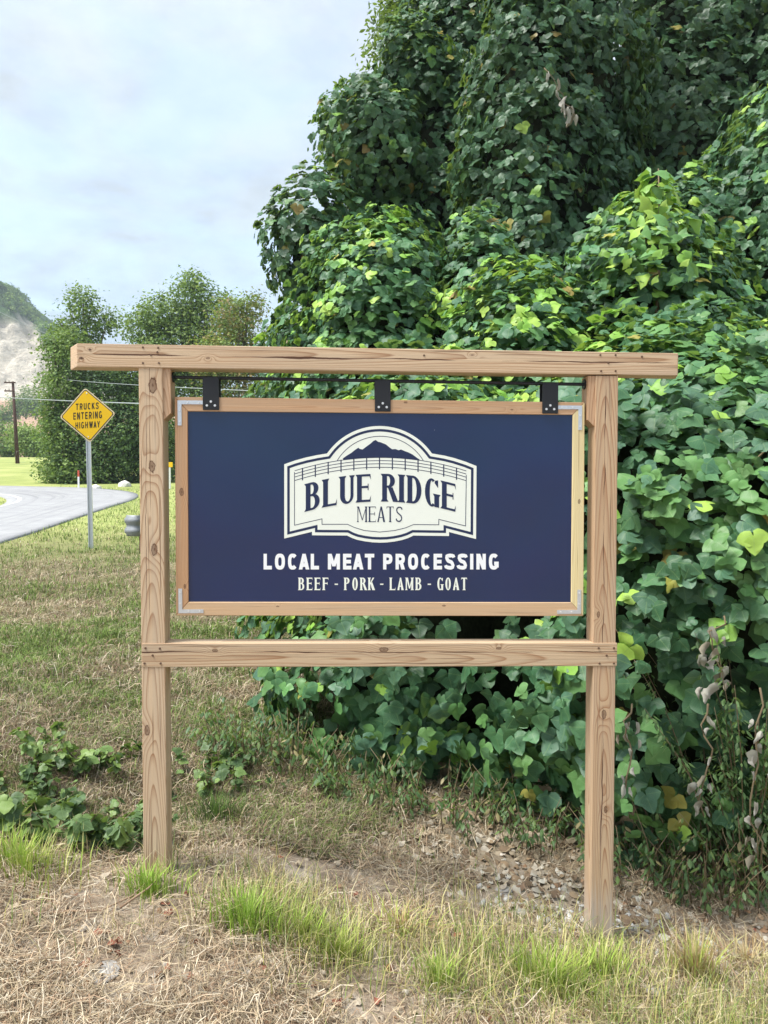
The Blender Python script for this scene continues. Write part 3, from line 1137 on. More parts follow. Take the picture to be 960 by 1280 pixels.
def knot_at(pts, u0, w0, a, v=0):
    out = []
    for px, py, s in pts:
        u, w = su(px, py, v)
        dx, dz = u - u0, w - w0
        out.append((dx * math.cos(a) + dz * math.sin(a), -dx * math.sin(a) + dz * math.cos(a), s))
    return out


def two(px0, py0, px1, py1, v=0.0):
    return su(px0, py0, v), su(px1, py1, v)


# posts
for (pu, tp, zg, knots, sd, grey, pith) in (
        (pu_l, top_l, zl, [(191, 482, .026), (190, 583, .02), (193, 687, .02), (184, 913, .017)], 1.3, None, (.012, .004)),
        (pu_r, top_r, zr, [(755, 893, .016), (748, 768, .01), (757, 1012, .012)], 4.9, (-.70, -.52), (.004, -.006))):
    p0, p1 = (pu, zg - .35), (pu, tp)
    cu, cw = pu, (p0[1] + p1[1]) / 2
    kn = knot_at(knots, cu, cw, PI / 2)
    if grey:
        L = p1[1] - p0[1]
        grey = (-L / 2 + .36, -L / 2 + .58)
    m = wood('post_timber', EARLY if sd < 3 else (.55, .385, .235), LATE if sd < 3 else (.27, .105, .04), pith, (.009, .008)[sd > 3], .0052 if sd < 3 else .0046, kn, (.02, .03, .0005) if sd < 3 else (.005, .03, .0014), sd, grey)
    board('post', frame, p0, p1, PW, TW, 0, m)
# top beam
a0, a1 = two(96.5, 444, 847, 455.7)
ang = math.atan2(a1[1] - a0[1], a1[0] - a0[0])
cm = ((a0[0] + a1[0]) / 2, (a0[1] + a1[1]) / 2)
kn = knot_at([(260, 448, .007), (102, 448, .008), (113, 437, .005), (590, 444, .005)], cm[0], cm[1], ang)
m = wood('beam_timber', EARLY, LATE, (.006, .014), .003, .005, kn, (.004, .02, .0018), 7.7)
beam = board('top_beam', frame, a0, a1, .0865, TW, -.004, m, .0035, (.055, .03))
# cross rail
a0, a1 = two(177.2, 819, 771.2, 818)
ang = math.atan2(a1[1] - a0[1], a1[0] - a0[0])
cm = ((a0[0] + a1[0]) / 2, (a0[1] + a1[1]) / 2)
kn = knot_at([(269, 813, .009), (480, 812, .016), (623, 810, .009)], cm[0], cm[1], ang)
m = wood('rail_timber', (.58, .43, .275), LATE, (.01, -.012), .003, .005, kn, (.012, .02, .0016), 2.9)
board('cross_rail', frame, a0, a1, .0905, .0855, -.003, m)
# short blocks under the beam inside each post, with angled feet
for side, (edge, topw) in ((1, (pu_l + PW / 2, top_l)), (-1, (pu_r - PW / 2, top_r))):
    bm = bmesh.new()
    wd = .0275
    pts = [(0, 0), (side * wd, 0), (side * wd, -.168), (0, -.195)]
    prism(bm, pts if side < 0 else pts[::-1], .006, .083)
    # grain upright: the mesh is turned so its X runs up
    for v in bm.verts:
        v.co = Vector((v.co.z, v.co.y, -v.co.x))
    o = link('brace_block', bm_mesh('brace_block', bm, wood('block_timber', (.55, .36, .22), LATE, (.06, .0), .01, .004, (), None, 5.1 + side)), frame, (edge, 0, topw - .0005), (0, -PI / 2, 0))


def screw_head(parent, u, w, v, r=.0045, mat=None, name='screw'):
    key = ('screw', round(r, 5), (mat or M_SCREW).name)
    if key not in LEAF_MESHES:
        bm = bmesh.new()
        bmesh.ops.create_cone(bm, cap_ends=True, segments=10, radius1=r, radius2=r * .8, depth=.003)
        bmesh.ops.rotate(bm, verts=bm.verts[:], cent=(0, 0, 0), matrix=Matrix.Rotation(PI / 2, 3, 'X'))
        LEAF_MESHES[key] = bm_mesh(name, bm, mat or M_SCREW)
    return link(name, LEAF_MESHES[key], parent, (u, v, w))


for px, py in ((179, 434.5), (198, 435), (197, 440.5), (189, 444), (179, 454), (199, 454), (102, 447.5), (112.5, 437), (750, 444), (769, 444), (760, 454), (751, 464), (769, 464), (802, 446),
               (182, 810), (200, 810.5), (191, 819), (181, 829), (201, 829), (748, 810), (767, 810), (758, 819), (749, 829), (767, 829), (530, 444.5)):
    u, w = su(px, py)
    screw_head(frame, u, w, -.0045)
# black hanging rod
ru0, ru1 = pu_l + PW / 2 + .0275, pu_r - PW / 2 - .0275
rw0, rw1 = su(215, 471.5, .045)[1], su(733, 480.5, .045)[1]
bm = bmesh.new()
tube(bm, [(ru0 + .001, .045, rw0), (ru1 - .001, .045, rw1)], .0065, 10)
for uu, ww in ((ru0, rw0), (ru1, rw1)):
    s = 1 if uu == ru0 else -1
    tube(bm, [(uu + s * .0005, .045, ww), (uu + s * .006, .045, ww)], .02, 12)
link('hanging_rod', bm_mesh('hanging_rod', bm, M_BLACK, False), frame)

# ------------------------------------------------------------------ hanging sign
FV = .022          # depth of the board front behind the post fronts
hs_c = su(475, 633, FV)
sign = empty('hanging_sign', SO + SU * hs_c[0] + SV * FV + Vector((0, 0, hs_c[1])), YAW, 'navy blue meat processing sign hanging in the timber frame', 'sign')


def sg(px, py, v=0.0):
    u, w = su(px, py, FV + v)
    return u - hs_c[0], w - hs_c[1]


oc = [sg(218.3, 496), sg(731, 503), sg(729.2, 770), sg(220, 769.5)]
ic = [sg(234.5, 514), sg(716, 518.5), sg(714, 753), sg(235.5, 752.5)]
BT = .036


def frame_board(o0, o1, i0, i1, early, late, knots_px, seed, pith, ringw=.0042):
    a = math.atan2(o1[1] - o0[1], o1[0] - o0[0])
    cx, cz = (o0[0] + o1[0]) / 2, (o0[1] + o1[1]) / 2
    ca, sa = math.cos(a), math.sin(a)
    loc_ = lambda p: ((p[0] - cx) * ca + (p[1] - cz) * sa, -(p[0] - cx) * sa + (p[1] - cz) * ca)
    pts = [loc_(p) for p in (o0, o1, i1, i0)]
    # 0.4 mm joint at each mitre
    for k, s in ((0, 1), (1, -1), (2, -1), (3, 1)):
        pts[k] = (pts[k][0] + s * .0005, pts[k][1])
    bm = bmesh.new()
    prism(bm, pts, 0, BT)
    bmesh.ops.recalc_face_normals(bm, faces=bm.faces[:])
    bmesh.ops.bevel(bm, geom=bm.edges[:], offset=.0018, segments=1, affect='EDGES')
    kn = [(*loc_(sg(px, py)), s) for px, py, s in knots_px]
    m = wood('frame_timber', early, late, pith, .004, ringw, kn, None, seed)
    return link('frame_board', bm_mesh('frame_board', bm, m), sign, (cx, 0, cz), (0, -a, 0))


OR_E, OR_L = (.56, .34, .185), (.33, .14, .06)
frame_board(oc[0], oc[1], ic[0], ic[1], (.58, .37, .215), (.42, .22, .11), [(507, 503, .006), (640, 512, .005)], 3.1, (.012, -.03))
frame_board(oc[1], oc[2], ic[1], ic[2], (.78, .66, .36), (.62, .45, .2), [(724, 627, .008)], 8.2, (.03, -.05))['label'] = 'pale yellow new-looking frame board'
frame_board(oc[2], oc[3], ic[2], ic[3], (.64, .44, .26), (.47, .27, .14), [(347, 758, .005), (555, 757, .006)], 6.4, (.015, .03))
frame_board(oc[3], oc[0], ic[3], ic[0], OR_E, OR_L, [(227, 615, .014), (231, 733, .008)], 9.5, (.008, -.002), .0055)['label'] = 'orange-brown frame board with bold grain and knots'

PV = .006          # panel face just behind the board fronts
bm = bmesh.new()
prism(bm, [(p[0] + dx, p[1] + dz) for p, dx, dz in ((ic[0], -.004, .004), (ic[1], .004, .004), (ic[2], .004, -.004), (ic[3], -.004, -.004))], PV, PV + .012)
panel = link('sign_panel', bm_mesh('sign_panel', bm, M_NAVY), sign)


def brkt(cx, cz, sx, sz):
    bm = bmesh.new()
    L, W = .094, .0145
    pts = [(0, 0), (sx * L, 0), (sx * L, sz * W), (sx * W, sz * W), (sx * W, sz * L), (0, sz * L)]
    if sx * sz < 0:
        pts = pts[::-1]
    prism(bm, pts, -.0022, -.0003)
    bmesh.ops.recalc_face_normals(bm, faces=bm.faces[:])
    o = link('corner_bracket', bm_mesh('corner_bracket', bm, M_GALV), sign, (cx, 0, cz))
    for u, w in ((sx * L * .85, sz * W * .5), (sx * L * .4, sz * W * .5), (sx * W * .5, sz * L * .85), (sx * W * .5, sz * L * .4)):
        screw_head(o, u, w, -.003, .0036, M_BOLT)


brkt(*sg(222, 500.5), 1, -1)
brkt(*sg(727.5, 507), -1, -1)
brkt(*sg(726, 767), -1, 1)
brkt(*sg(223.2, 766.5), 1, 1)

# hanger straps: front and back plate folded over the rod
for x0, x1, y0, y1 in ((253.3, 274, 472.5, 512.5), (468.5, 488.3, 476.5, 514.5), (678, 697.5, 480, 517)):
    u0, w1_ = sg(x0, y0, -.003)
    u1, w0_ = sg(x1, y1, -.003)
    bm = bmesh.new()
    add_box(bm, u0, u1, -.0055, -.0012, w0_, w1_, .001)
    add_box(bm, u0, u1, BT + .001, BT + .005, w0_ + .02, w1_, .001)
    add_box(bm, u0 + .001, u1 - .001, -.005, BT + .0045, w1_ - .001, w1_ + .0035, .001)
    o = link('hanger_strap', bm_mesh('hanger_strap', bm, M_BLACK), sign)
    uc = (u0 + u1) / 2
    for du, dw in ((0, .031), (-.015, .0165), (.015, .0165)):
        screw_head(o, uc + du, w0_ + dw, -.0065, .0052, M_BOLT, 'bolt')

# flat print ---------------------------------------------------------------
PRINT_Z = [0]


def poly_print(name, loops_list, mat, parent, level, to):
    """flat printed shapes: each entry is [outer, hole, ...]; to() maps drawing units to the panel; level in 0.3 mm steps"""
    V, F = [], []
    sub = 0
    for loops in loops_list:
        pts3 = [[Vector((*to(*p), 0)) for p in lp] for lp in loops]
        tri = tessellate_polygon(pts3)
        flat = [p for lp in pts3 for p in lp]
        n = len(V)
        y = PV - .0004 - level * .0003 - (sub % 8) * .00003
        sub += 1
        V += [(p.x, y, p.y) for p in flat]
        for tr in tri:
            a, b, c = (flat[i] for i in tr)
            area = (b.x - a.x) * (c.y - a.y) - (b.y - a.y) * (c.x - a.x)
            F.append(tuple(n + i for i in (tr if area > 0 else tr[::-1])))
    return link(name, np_mesh(name, np.array(V), np.array(F), mat), parent)


def arc(cx, cy, rx, ry, a0, a1, n=14):
    return [(cx + rx * math.cos(math.radians(a0 + (a1 - a0) * i / n)), cy + ry * math.sin(math.radians(a0 + (a1 - a0) * i / n))) for i in range(n + 1)]


def inset(poly, d):
    n = len(poly)
    A = sum(poly[i][0] * poly[(i + 1) % n][1] - poly[(i + 1) % n][0] * poly[i][1] for i in range(n))
    s = 1 if A > 0 else -1
    out = []
    for i in range(n):
        p, q, r_ = Vector(poly[i - 1]), Vector(poly[i]), Vector(poly[(i + 1) % n])
        e1, e2 = (q - p).normalized(), (r_ - q).normalized()
        n1, n2 = Vector((-e1.y, e1.x)) * s, Vector((-e2.y, e2.x)) * s
        b = n1 + n2
        k = d / max(.35, (1 + n1.dot(n2)))
        out.append((q.x + b.x * k, q.y + b.y * k))
    return out


def stroke(pts, w):
    L, R = [], []
    for i, p in enumerate(pts):
        a, b = pts[max(i - 1, 0)], pts[min(i + 1, len(pts) - 1)]
        d = math.hypot(b[0] - a[0], b[1] - a[1]) or 1
        nx_, ny_ = -(b[1] - a[1]) / d * w / 2, (b[0] - a[0]) / d * w / 2
        L.append((p[0] + nx_, p[1] + ny_))
        R.append((p[0] - nx_, p[1] - ny_))
    return L + R[::-1]


# emblem drawn in units of the enlarged photograph crop (3.2 units per photo pixel)
emb = lambda x, y: sg(340 + x / 3.2, 520 + y / 3.2, PV)
Rr = 255.0
a_s = math.degrees(math.acos(210 / Rr))
shape = [(49, 490), (49, 193), (90, 178.5), (135, 166), (180, 156.5), (220, 150)]
shape += arc(430, 295, Rr, Rr, 180 + a_s, 360 - a_s, 28)[1:-1]
shape += [(640, 150), (690, 158.5), (730, 168.5), (775, 183), (818, 200), (816, 492), (708, 464), (708, 480), (566, 478)]
shape += [(545, 488), (520, 496), (490, 502), (460, 505.5), (432, 506.5), (400, 505), (370, 501), (340, 495), (318, 487)]
shape += [(300, 478), (160, 477), (160, 463)]
emblem = poly_print('emblem', [[shape]], M_CREAM, panel, 1, emb)
poly_print('emblem_border', [[inset(shape, 12), inset(shape, 22)[::-1]]], M_NAVYPRINT, emblem, 2, emb)
fy = lambda x, y0: y0 + 54 * ((x - 433) / 345) ** 2
fence = []
for y0 in (166, 178.5, 191, 205):
    fence.append([stroke([(x, fy(x, y0)) for x in np.linspace(91, 777, 40)], 2.6)])
for x in np.linspace(122, 738, 13):
    fence.append([[(x - 2.2, fy(x, 164)), (x + 2.2, fy(x, 164)), (x + 2.2, fy(x, 213)), (x - 2.2, fy(x, 213))]])
for seg in ([(90, 224), (90, 438)], [(89, 437), (201, 411)], [(200, 410), (200, 434)], [(199, 433), (302, 433), (330, 446), (370, 458), (430, 464), (490, 458), (535, 447), (566, 434), (668, 435)],
            [(667, 436), (667, 412)], [(666, 413), (775, 440)], [(774, 441), (777, 236)]):
    fence.append([stroke(seg, 2.6)])
fence.append([stroke(arc(433, 282, 201, 201, 211, 329, 30), 2.6)])
poly_print('fence_drawing', fence, M_NAVYPRINT, emblem, 2, emb)
mt = [(283, 170), (300, 158), (318, 147), (330, 137), (345, 127), (352, 132), (362, 134), (378, 122), (396, 109), (405, 100), (415, 96), (424, 103), (434, 105), (444, 109), (456, 114), (468, 124), (480, 133), (494, 132),
      (506, 137), (516, 134), (530, 140), (546, 146), (562, 154), (578, 166), (592, 176)]
mt += [(x, fy(x, 165.5)) for x in np.linspace(590, 285, 20)]
poly_print('mountain_drawing', [[mt]], M_NAVYPRINT, emblem, 3, emb)

# display lettering with flared serifs, built stroke by stroke (box height 1, y up)


def glyph(ch, T=.2, t=.075, w=.5):
    f = .055
    out = []

    def stem(x, T_=T, y0=0, y1=1, fl=f, lo=True, hi=True):
        p = []
        p += [(x - fl, y0), (x + T_ + fl, y0), (x + T_, y0 + .09)] if lo else [(x, y0), (x + T_, y0)]
        p += [(x + T_, y1 - .09), (x + T_ + fl, y1), (x - fl, y1), (x, y1 - .09)] if hi else [(x + T_, y1), (x, y1)]
        if lo:
            p += [(x, y0 + .09)]
        out.append(p)

    def bar(x0, x1, y, h_=t, serif=0, at_=1):
        p = [(x0, y), (x1, y), (x1, y + h_), (x0, y + h_)]
        if serif > 0:      # rising tick at the right end
            p = [(x0, y), (x1, y), (x1 + .02, y + h_ + serif), (x1 - .03, y + h_), (x0, y + h_)]
        elif serif < 0:
            p = [(x0, y), (x1 - .03, y), (x1 + .02, y + serif), (x1, y + h_), (x0, y + h_)]
        out.append(p)

    def ring(cx, cy, rx, ry, a0, a1, T_=T, t_=t):
        out.append(arc(cx, cy, rx, ry, a0, a1, 16) + arc(cx, cy, rx - T_, ry - t_, a1, a0, 16))

    if ch == 'I':
        stem(0); w = T
    elif ch == 'L':
        stem(0); bar(T * .9, w, 0, t, .16)
    elif ch in 'EF':
        stem(0)
        bar(T * .9, w, 1 - t, t, -.14)
        bar(T * .9, w * .84, .5, t)
        out.append([(w * .8, .42), (w * .86, .42), (w * .86, .65), (w * .8, .65)])
        if ch == 'E':
            bar(T * .9, w, 0, t, .15)
    elif ch in 'BPR':
        stem(0)
        cx = w * .45
        bar(T * .9, cx, 1 - t)
        bar(T * .9, cx, .5)
        ring(cx, .75, w * .5, .25, -90, 90)
        if ch == 'B':
            cx2 = w * .48
            bar(T * .9, cx2, 0)
            ring(cx2, .2875, w * .56, .2875, -90, 90)
            w *= 1.03
        if ch == 'R':
            out.append([(w * .42, .52), (w * .42 + T, .52), (w + .09, .03), (w + .12, 0), (w - T * .55, 0)])
    elif ch == 'D':
        stem(0)
        cx = w * .42
        bar(T * .9, cx, 1 - t); bar(T * .9, cx, 0)
        ring(cx, .5, w * .62, .5, -90, 90)
        w *= 1.04
    elif ch == 'U':
        stem(0, T, .28, 1, f, False, True)
        stem(w - T * .62, T * .62, .28, 1, f, False, True)
        out.append(arc(w / 2, .29, w / 2, .3, 180, 360, 16) + arc((T + w - T * .62) / 2, .29, (w - T * 1.62) / 2, .3 - t, 360, 180, 16))
    elif ch == 'O':
        out.append(arc(w / 2, .5, w / 2, .51, 0, 180, 18) + arc(w / 2, .5, w / 2 - T, .51 - t, 180, 0, 18))
        out.append(arc(w / 2, .5, w / 2, .51, 180, 360, 18) + arc(w / 2, .5, w / 2 - T, .51 - t, 360, 180, 18))
    elif ch == 'G':
        ring(w / 2, .5, w / 2, .51, 62, 300)
        out.append([(w * .72, .86), (w * .98, .70), (w * .98, .98), (w * .76, .95)])
        stem(w - T * .85, T, .0, .47, f, False, True)
    elif ch == 'A':
        out.append([(-f * .6, 0), (t * 1.4, 0), (w * .53, 1.0), (w * .40, 1.0)])
        out.append([(w * .40, 1.0), (w * .60, 1.0), (w + f * .6, 0), (w - T * 1.02, 0)])
        bar(w * .2, w * .75, .27)
    elif ch == 'T':
        stem(w / 2 - T / 2, T, 0, 1 - t * .9, f, True, False)
        out.append([(0, 1), (w, 1), (w + .02, .82), (w - .04, 1 - t), (.04, 1 - t), (-.02, .82)])
    elif ch == 'M':
        w *= 1.35
        stem(0, t * 1.1); stem(w - T, T)
        out.append([(t * .4, 1), (t * .4 + T * .9, 1), (w * .52 + T * .22, .12), (w * .52 - T * .3, .12)])
        out.append([(w - T * .6, 1), (w - T * .2, 1), (w * .52 + t * .4, .12), (w * .52 - t * .6, .12)])
    elif ch == 'K':
        stem(0)
        out.append([(T * .9, .42), (T * .9, .56), (w * .8, 1), (w + .04, 1)])
        out.append([(T * 1.05, .52), (T * 1.1 + .14, .64), (w + .1, 0), (w - T * .75, 0)])
    elif ch == 'S':
        c = [(w * .93, .80), (w * .84, .91), (w * .66, .955), (w * .42, .955), (w * .22, .89), (w * .14, .77), (w * .22, .63), (w * .5, .52), (w * .78, .4), (w * .88, .25), (w * .80, .12), (w * .6, .05), (w * .36, .045), (w * .16, .1), (w * .07, .22)]
        out.append(stroke(c, (T + t) * .55))
    elif ch == '-':
        bar(0, .26, .42, .1); w = .26
    return out, w


def set_text(txt, x0, x1, ytop, ybot, T, t, w, gap, space, name, mat, parent, to, level, arch=0.0, ac=0.0):
    """lay the letters between x0 and x1 (drawing units, y down) and bend them along a parabola"""
    pens, x = [], 0
    for ch in txt:
        if ch == ' ':
            x += space
            continue
        g, gw = glyph(ch, T, t, w)
        pens.append((g, x))
        x += gw + gap
    tot = x - gap
    k = (x1 - x0) / tot
    H = ybot - ytop
    loops = []
    for g, ox in pens:
        for pl in g:
            q = []
            for i, (a, b) in enumerate(pl):
                X = x0 + (a + ox) * k
                q.append((X, ybot - b * H + arch * ((X - ac) ** 2)))
            loops.append([q])
    return poly_print(name, loops, mat, parent, level, to)


set_text('BLUE RIDGE', 135, 733, 231, 342, .175, .08, .49, .13, .3, 'lettering', M_NAVYPRINT, emblem, emb, 3, 41 / 300 ** 2, 433)
set_text('MEATS', 342, 522, 362, 424, .10, .045, .5, .15, .3, 'lettering', M_NAVYPRINT, emblem, emb, 3)
ph = lambda x, y: sg(x, y, PV)
set_text('BEEF - PORK - LAMB - GOAT', 373.3, 583.5, 722, 737.6, .15, .085, .43, .2, .3, 'lettering', M_CREAM, panel, ph, 1)


def sans(ch, T, w=.62):
    """plain bold road-sign style capitals built from strokes (box height 1, y up)"""
    o = T / 2
    f_, g_ = lambda *p: stroke(list(p), T), []

    def vbar(x, y0=0, y1=1):
        g_.append([(x - o, y0), (x + o, y0), (x + o, y1), (x - o, y1)])

    def hbar(x0, x1, y):
        g_.append([(x0, y - o), (x1, y - o), (x1, y + o), (x0, y + o)])

    def bowl(cx, cy, rx, ry, a0, a1, n=20):
        def pt(a, rx_, ry_):
            c, s_ = math.cos(math.radians(a)), math.sin(math.radians(a))
            q = .78          # squarish round
            return cx + rx_ * math.copysign(abs(c) ** q, c), cy + ry_ * math.copysign(abs(s_) ** q, s_)
        aa = [a0 + (a1 - a0) * i / n for i in range(n + 1)]
        g_.append([pt(a, rx, ry) for a in aa] + [pt(a, rx - T, ry - T) for a in aa[::-1]])

    if ch == 'I':
        vbar(o); w = T
    elif ch == 'L':
        vbar(o); hbar(o, w * .88, o); w *= .88
    elif ch == 'T':
        vbar(w / 2, 0, 1 - o); hbar(0, w, 1 - o)
    elif ch == 'E':
        vbar(o); hbar(o, w * .9, o); hbar(o, w * .84, .5); hbar(o, w * .9, 1 - o); w *= .9
    elif ch == 'H':
        vbar(o); vbar(w - o); hbar(o, w - o, .5)
    elif ch == 'N':
        vbar(o); vbar(w - o); g_.append([(0, 1), (T * 1.15, 1), (w, 0), (w - T * 1.15, 0)])
    elif ch == 'M':
        w *= 1.28
        vbar(o); vbar(w - o)
        g_.append([(0, 1), (T * 1.15, 1), (w / 2 + o, .2), (w / 2 - o, .2)])
        g_.append([(w, 1), (w - T * 1.15, 1), (w / 2 - o, .2), (w / 2 + o, .2)])
    elif ch == 'A':
        w *= 1.12
        g_.append([(0, 0), (T * 1.1, 0), (w / 2 + o, 1), (w / 2 - o, 1)])
        g_.append([(w, 0), (w - T * 1.1, 0), (w / 2 - o, 1), (w / 2 + o, 1)])
        hbar(w * .22, w * .78, .28)
    elif ch == 'W':
        w *= 1.5
        for a, b in ((0, .27), (.5, .27), (.5, .73), (1, .73)):
            xa, xb = o + a * (w - T), o + b * (w - T)
            g_.append([(xa - o, 1), (xa + o, 1), (xb + o, 0), (xb - o, 0)])
    elif ch == 'Y':
        w *= 1.08
        vbar(w / 2, 0, .5)
        g_.append([(0, 1), (T * 1.1, 1), (w / 2 + o, .42), (w / 2 - o, .42)])
        g_.append([(w, 1), (w - T * 1.1, 1), (w / 2 - o, .42), (w / 2 + o, .42)])
    elif ch == 'K':
        vbar(o)
        g_.append([(o, .36), (o, .36 + T * 1.2), (w - T * 1.2, 1), (w, 1)])
        g_.append([(w * .3, .5), (w * .3 + T, .62), (w + .02, 0), (w - T * 1.15, 0)])
    elif ch in 'PR':
        vbar(o)
        cx = w * .45
        hbar(o, cx, 1 - o); hbar(o, cx, .46)
        bowl(cx, .73 - o / 2 + .0, w * .53, .27 + o / 2, -90, 90)
        if ch == 'R':
            g_.append([(w * .40, .48), (w * .40 + T * 1.05, .48), (w, 0), (w - T * 1.15, 0)])
    elif ch == 'U':
        vbar(o, .34, 1); vbar(w - o, .34, 1); bowl(w / 2, .35, w / 2, .36, 180, 360)
    elif ch == 'O':
        w *= 1.06
        bowl(w / 2, .5, w / 2, .51, 0, 180); bowl(w / 2, .5, w / 2, .51, 180, 360)
    elif ch == 'C':
        bowl(w / 2, .5, w / 2, .51, 42, 318, 28)
    elif ch == 'G':
        w *= 1.04
        bowl(w / 2, .5, w / 2, .51, 42, 322, 28)
        vbar(w - o, .12, .5); hbar(w * .54, w, .5 - o)
    elif ch == 'S':
        c = [(w * .92, .76), (w * .86, .86), (w * .7, 1 - o), (w * .5, 1 - o + .01), (w * .28, 1 - o - .01), (o + .02, .86), (o, .74), (o + .05, .62), (w * .32, .55), (w * .68, .46), (w - o - .05, .38), (w - o, .26), (w - o - .04, .13), (w * .7, o), (w * .5, o - .01), (w * .28, o + .01), (w * .1, .17), (w * .05, .27)]
        g_.append(stroke(c, T))
    return g_, w


def set_sans(txt, x0, x1, ytop, ybot, T, w, gap, space, mat, parent, to, yfix):
    pens, x = [], 0
    for i, ch in enumerate(txt):
        if ch == ' ':
            x += space
            continue
        g, gw = sans(ch, T, w)
        if i and 'A' in txt[i - 1:i + 1]:
            x -= gap * .55
        pens.append((g, x))
        x += gw + gap
    k = (x1 - x0) / (x - gap)
    V, F, sub = [], [], 0
    for g, ox in pens:
        for pl in g:
            pts = [Vector((*to(x0 + (a + ox) * k, ybot - b * (ybot - ytop)), 0)) for a, b in pl]
            n = len(V)
            V += [(p.x, yfix - (sub % 6) * .00004 * TEXT_STEP, p.y) for p in pts]
            sub += 1
            for tr in tessellate_polygon([pts]):
                a, b, c = (pts[i] for i in tr)
                F.append(tuple(n + i for i in (tr if (b.x - a.x) * (c.y - a.y) - (b.y - a.y) * (c.x - a.x) > 0 else tr[::-1])))
    return link('lettering', np_mesh('lettering', np.array(V), np.array(F), mat), parent)


TEXT_STEP = 1
set_sans('LOCAL MEAT PROCESSING', 329.5, 623.3, 692.2, 711.8, .235, .68, .22, .42, M_WHITE, panel, ph, PV - .0007)

# ------------------------------------------------------------------ yellow road sign
YS = 15.0
sb = ground_at(113.5, 686)
road_sign = empty('road_sign', sb, math.radians(4), 'yellow diamond warning sign about trucks on a galvanised post', 'road sign')
c3 = at(109.5, 519, sb.y)
local = lambda p: Matrix.Rotation(-math.radians(4), 3, 'Z') @ (Vector(p) - sb)
lc = local(c3)
lean = math.atan2(at(113.5, 686, sb.y).x - at(110.5, 553, sb.y).x, at(110.5, 553, sb.y).z - sb.z)
half = .535
rotd = math.radians(4.2)


def diamond(hf, rnd):
    pts = []
    for k in range(4):
        a = PI / 2 * k
        c = (hf - rnd * 1.414) * math.cos(a), (hf - rnd * 1.414) * math.sin(a)
        pts += [(c[0] + rnd * math.cos(a + b), c[1] + rnd * math.sin(a + b)) for b in np.linspace(-PI / 4, PI / 4, 6)]
    cr, sr = math.cos(rotd), math.sin(rotd)
    return [(x * cr - z * sr, x * sr + z * cr) for x, z in pts]


bm = bmesh.new()
prism(bm, [(lc.x + x, lc.z + z) for x, z in diamond(half, .05)], lc.y, lc.y + .004)
plate = link('sign_plate', bm_mesh('sign_plate', bm, M_PALEEDGE), road_sign)


def flat(name, loops, y, mat, parent):
    pts3 = [[Vector((lc.x + x, lc.z + z, 0)) for x, z in lp] for lp in loops]
    tri = tessellate_polygon(pts3)
    fl = [p for lp in pts3 for p in lp]
    F_ = []
    for tr in tri:
        a, b, c = (fl[i] for i in tr)
        F_.append(tr if (b.x - a.x) * (c.y - a.y) - (b.y - a.y) * (c.x - a.x) > 0 else tr[::-1])
    return link(name, np_mesh(name, np.array([(p.x, y, p.y) for p in fl]), np.array(F_), mat), parent)


flat('border_line', [diamond(half - .028, .045), diamond(half - .047, .04)[::-1]], lc.y - .003, M_INK, plate)
flat('yellow_face', [diamond(half - .049, .04)], lc.y - .003, M_YELLOW, plate)


def sgn(px, py):
    p = local(at(px, py, sb.y))
    return p.x, p.z


sk = lambda x, y: sgn(109.6 + (x - 109.6) * .95, y - .5 - (x - 109) * .06)
TEXT_STEP = 8
for txt, x0, x1, y0, y1 in (('TRUCKS', 94.3, 123.8, 504.3, 512.3), ('ENTERING', 91.2, 128, 515.4, 524.2), ('HIGHWAY', 94.0, 125.4, 527.6, 535.6)):
    set_sans(txt, x0, x1, y0, y1, .17, .6, .26, .4, M_INK, plate, sk, lc.y - .005)
bm = bmesh.new()
pb, ptp = Vector((0, 0, -.3)), Vector((lc.x - .005, 0, lc.z + .1))
for (xa, xb, ya, yb) in ((-.045, -.03, -.002, .03), (.03, .045, -.002, .03), (-.031, .031, .027, .033)):
    va = [bm.verts.new((xx + pb.x, yy + lc.y + .012, pb.z)) for xx, yy in ((xa, ya), (xb, ya), (xb, yb), (xa, yb))]
    vb = [bm.verts.new((xx + ptp.x, yy + lc.y + .012, ptp.z)) for xx, yy in ((xa, ya), (xb, ya), (xb, yb), (xa, yb))]
    bm.faces.new(va[::-1]); bm.faces.new(vb)
    for i in range(4):
        bm.faces.new((va[i], va[(i + 1) % 4], vb[(i + 1) % 4], vb[i]))
link('signpost', bm_mesh('signpost', bm, M_GALV), road_sign)
for dz in (-.42, .42):
    o = screw_head(plate, lc.x + .01 * (1 if dz < 0 else -1), lc.z + dz, lc.y - .006, .014, M_BOLT, 'bolt')

# ------------------------------------------------------------------ utility pole and wires
YP = 72
pb = at(22.5, 600, YP)
pb.z = h1(pb.x, pb.y)
ptop = at(16, 477, YP)
pole = empty('utility_pole', pb, 0, 'dark wooden utility pole standing in the green field', 'utility pole')
M_POLE = plain('creosote_wood', (.085, .05, .042), .9, 0, .1, .3)
lt_ = ptop - pb
bm = bmesh.new()
tube(bm, [(0, 0, -.4), lt_ * .5, lt_], [.2, .16, .115], 10)
link('pole_shaft', bm_mesh('pole_shaft', bm, M_POLE, True), pole)
for k, py in enumerate((478.5, 489)):
    q_ = at(16.5, py, YP) - pb
    bm = bmesh.new()
    add_box(bm, q_.x - .75, q_.x + (.3 if k == 0 else .15), q_.y - .22, q_.y - .13, q_.z - .06, q_.z + .06, .01)
    o = link('crossarm', bm_mesh('crossarm', bm, M_POLE), pole)
    for dx in (-.65, -.3):
        bm = bmesh.new()
        tube(bm, [(q_.x + dx, q_.y - .175, q_.z + .06), (q_.x + dx, q_.y - .175, q_.z + .14), (q_.x + dx, q_.y - .175, q_.z + .2)], [.03, .055, .03], 8)
        link('insulator', bm_mesh('insulator', bm, M_STONE), o)
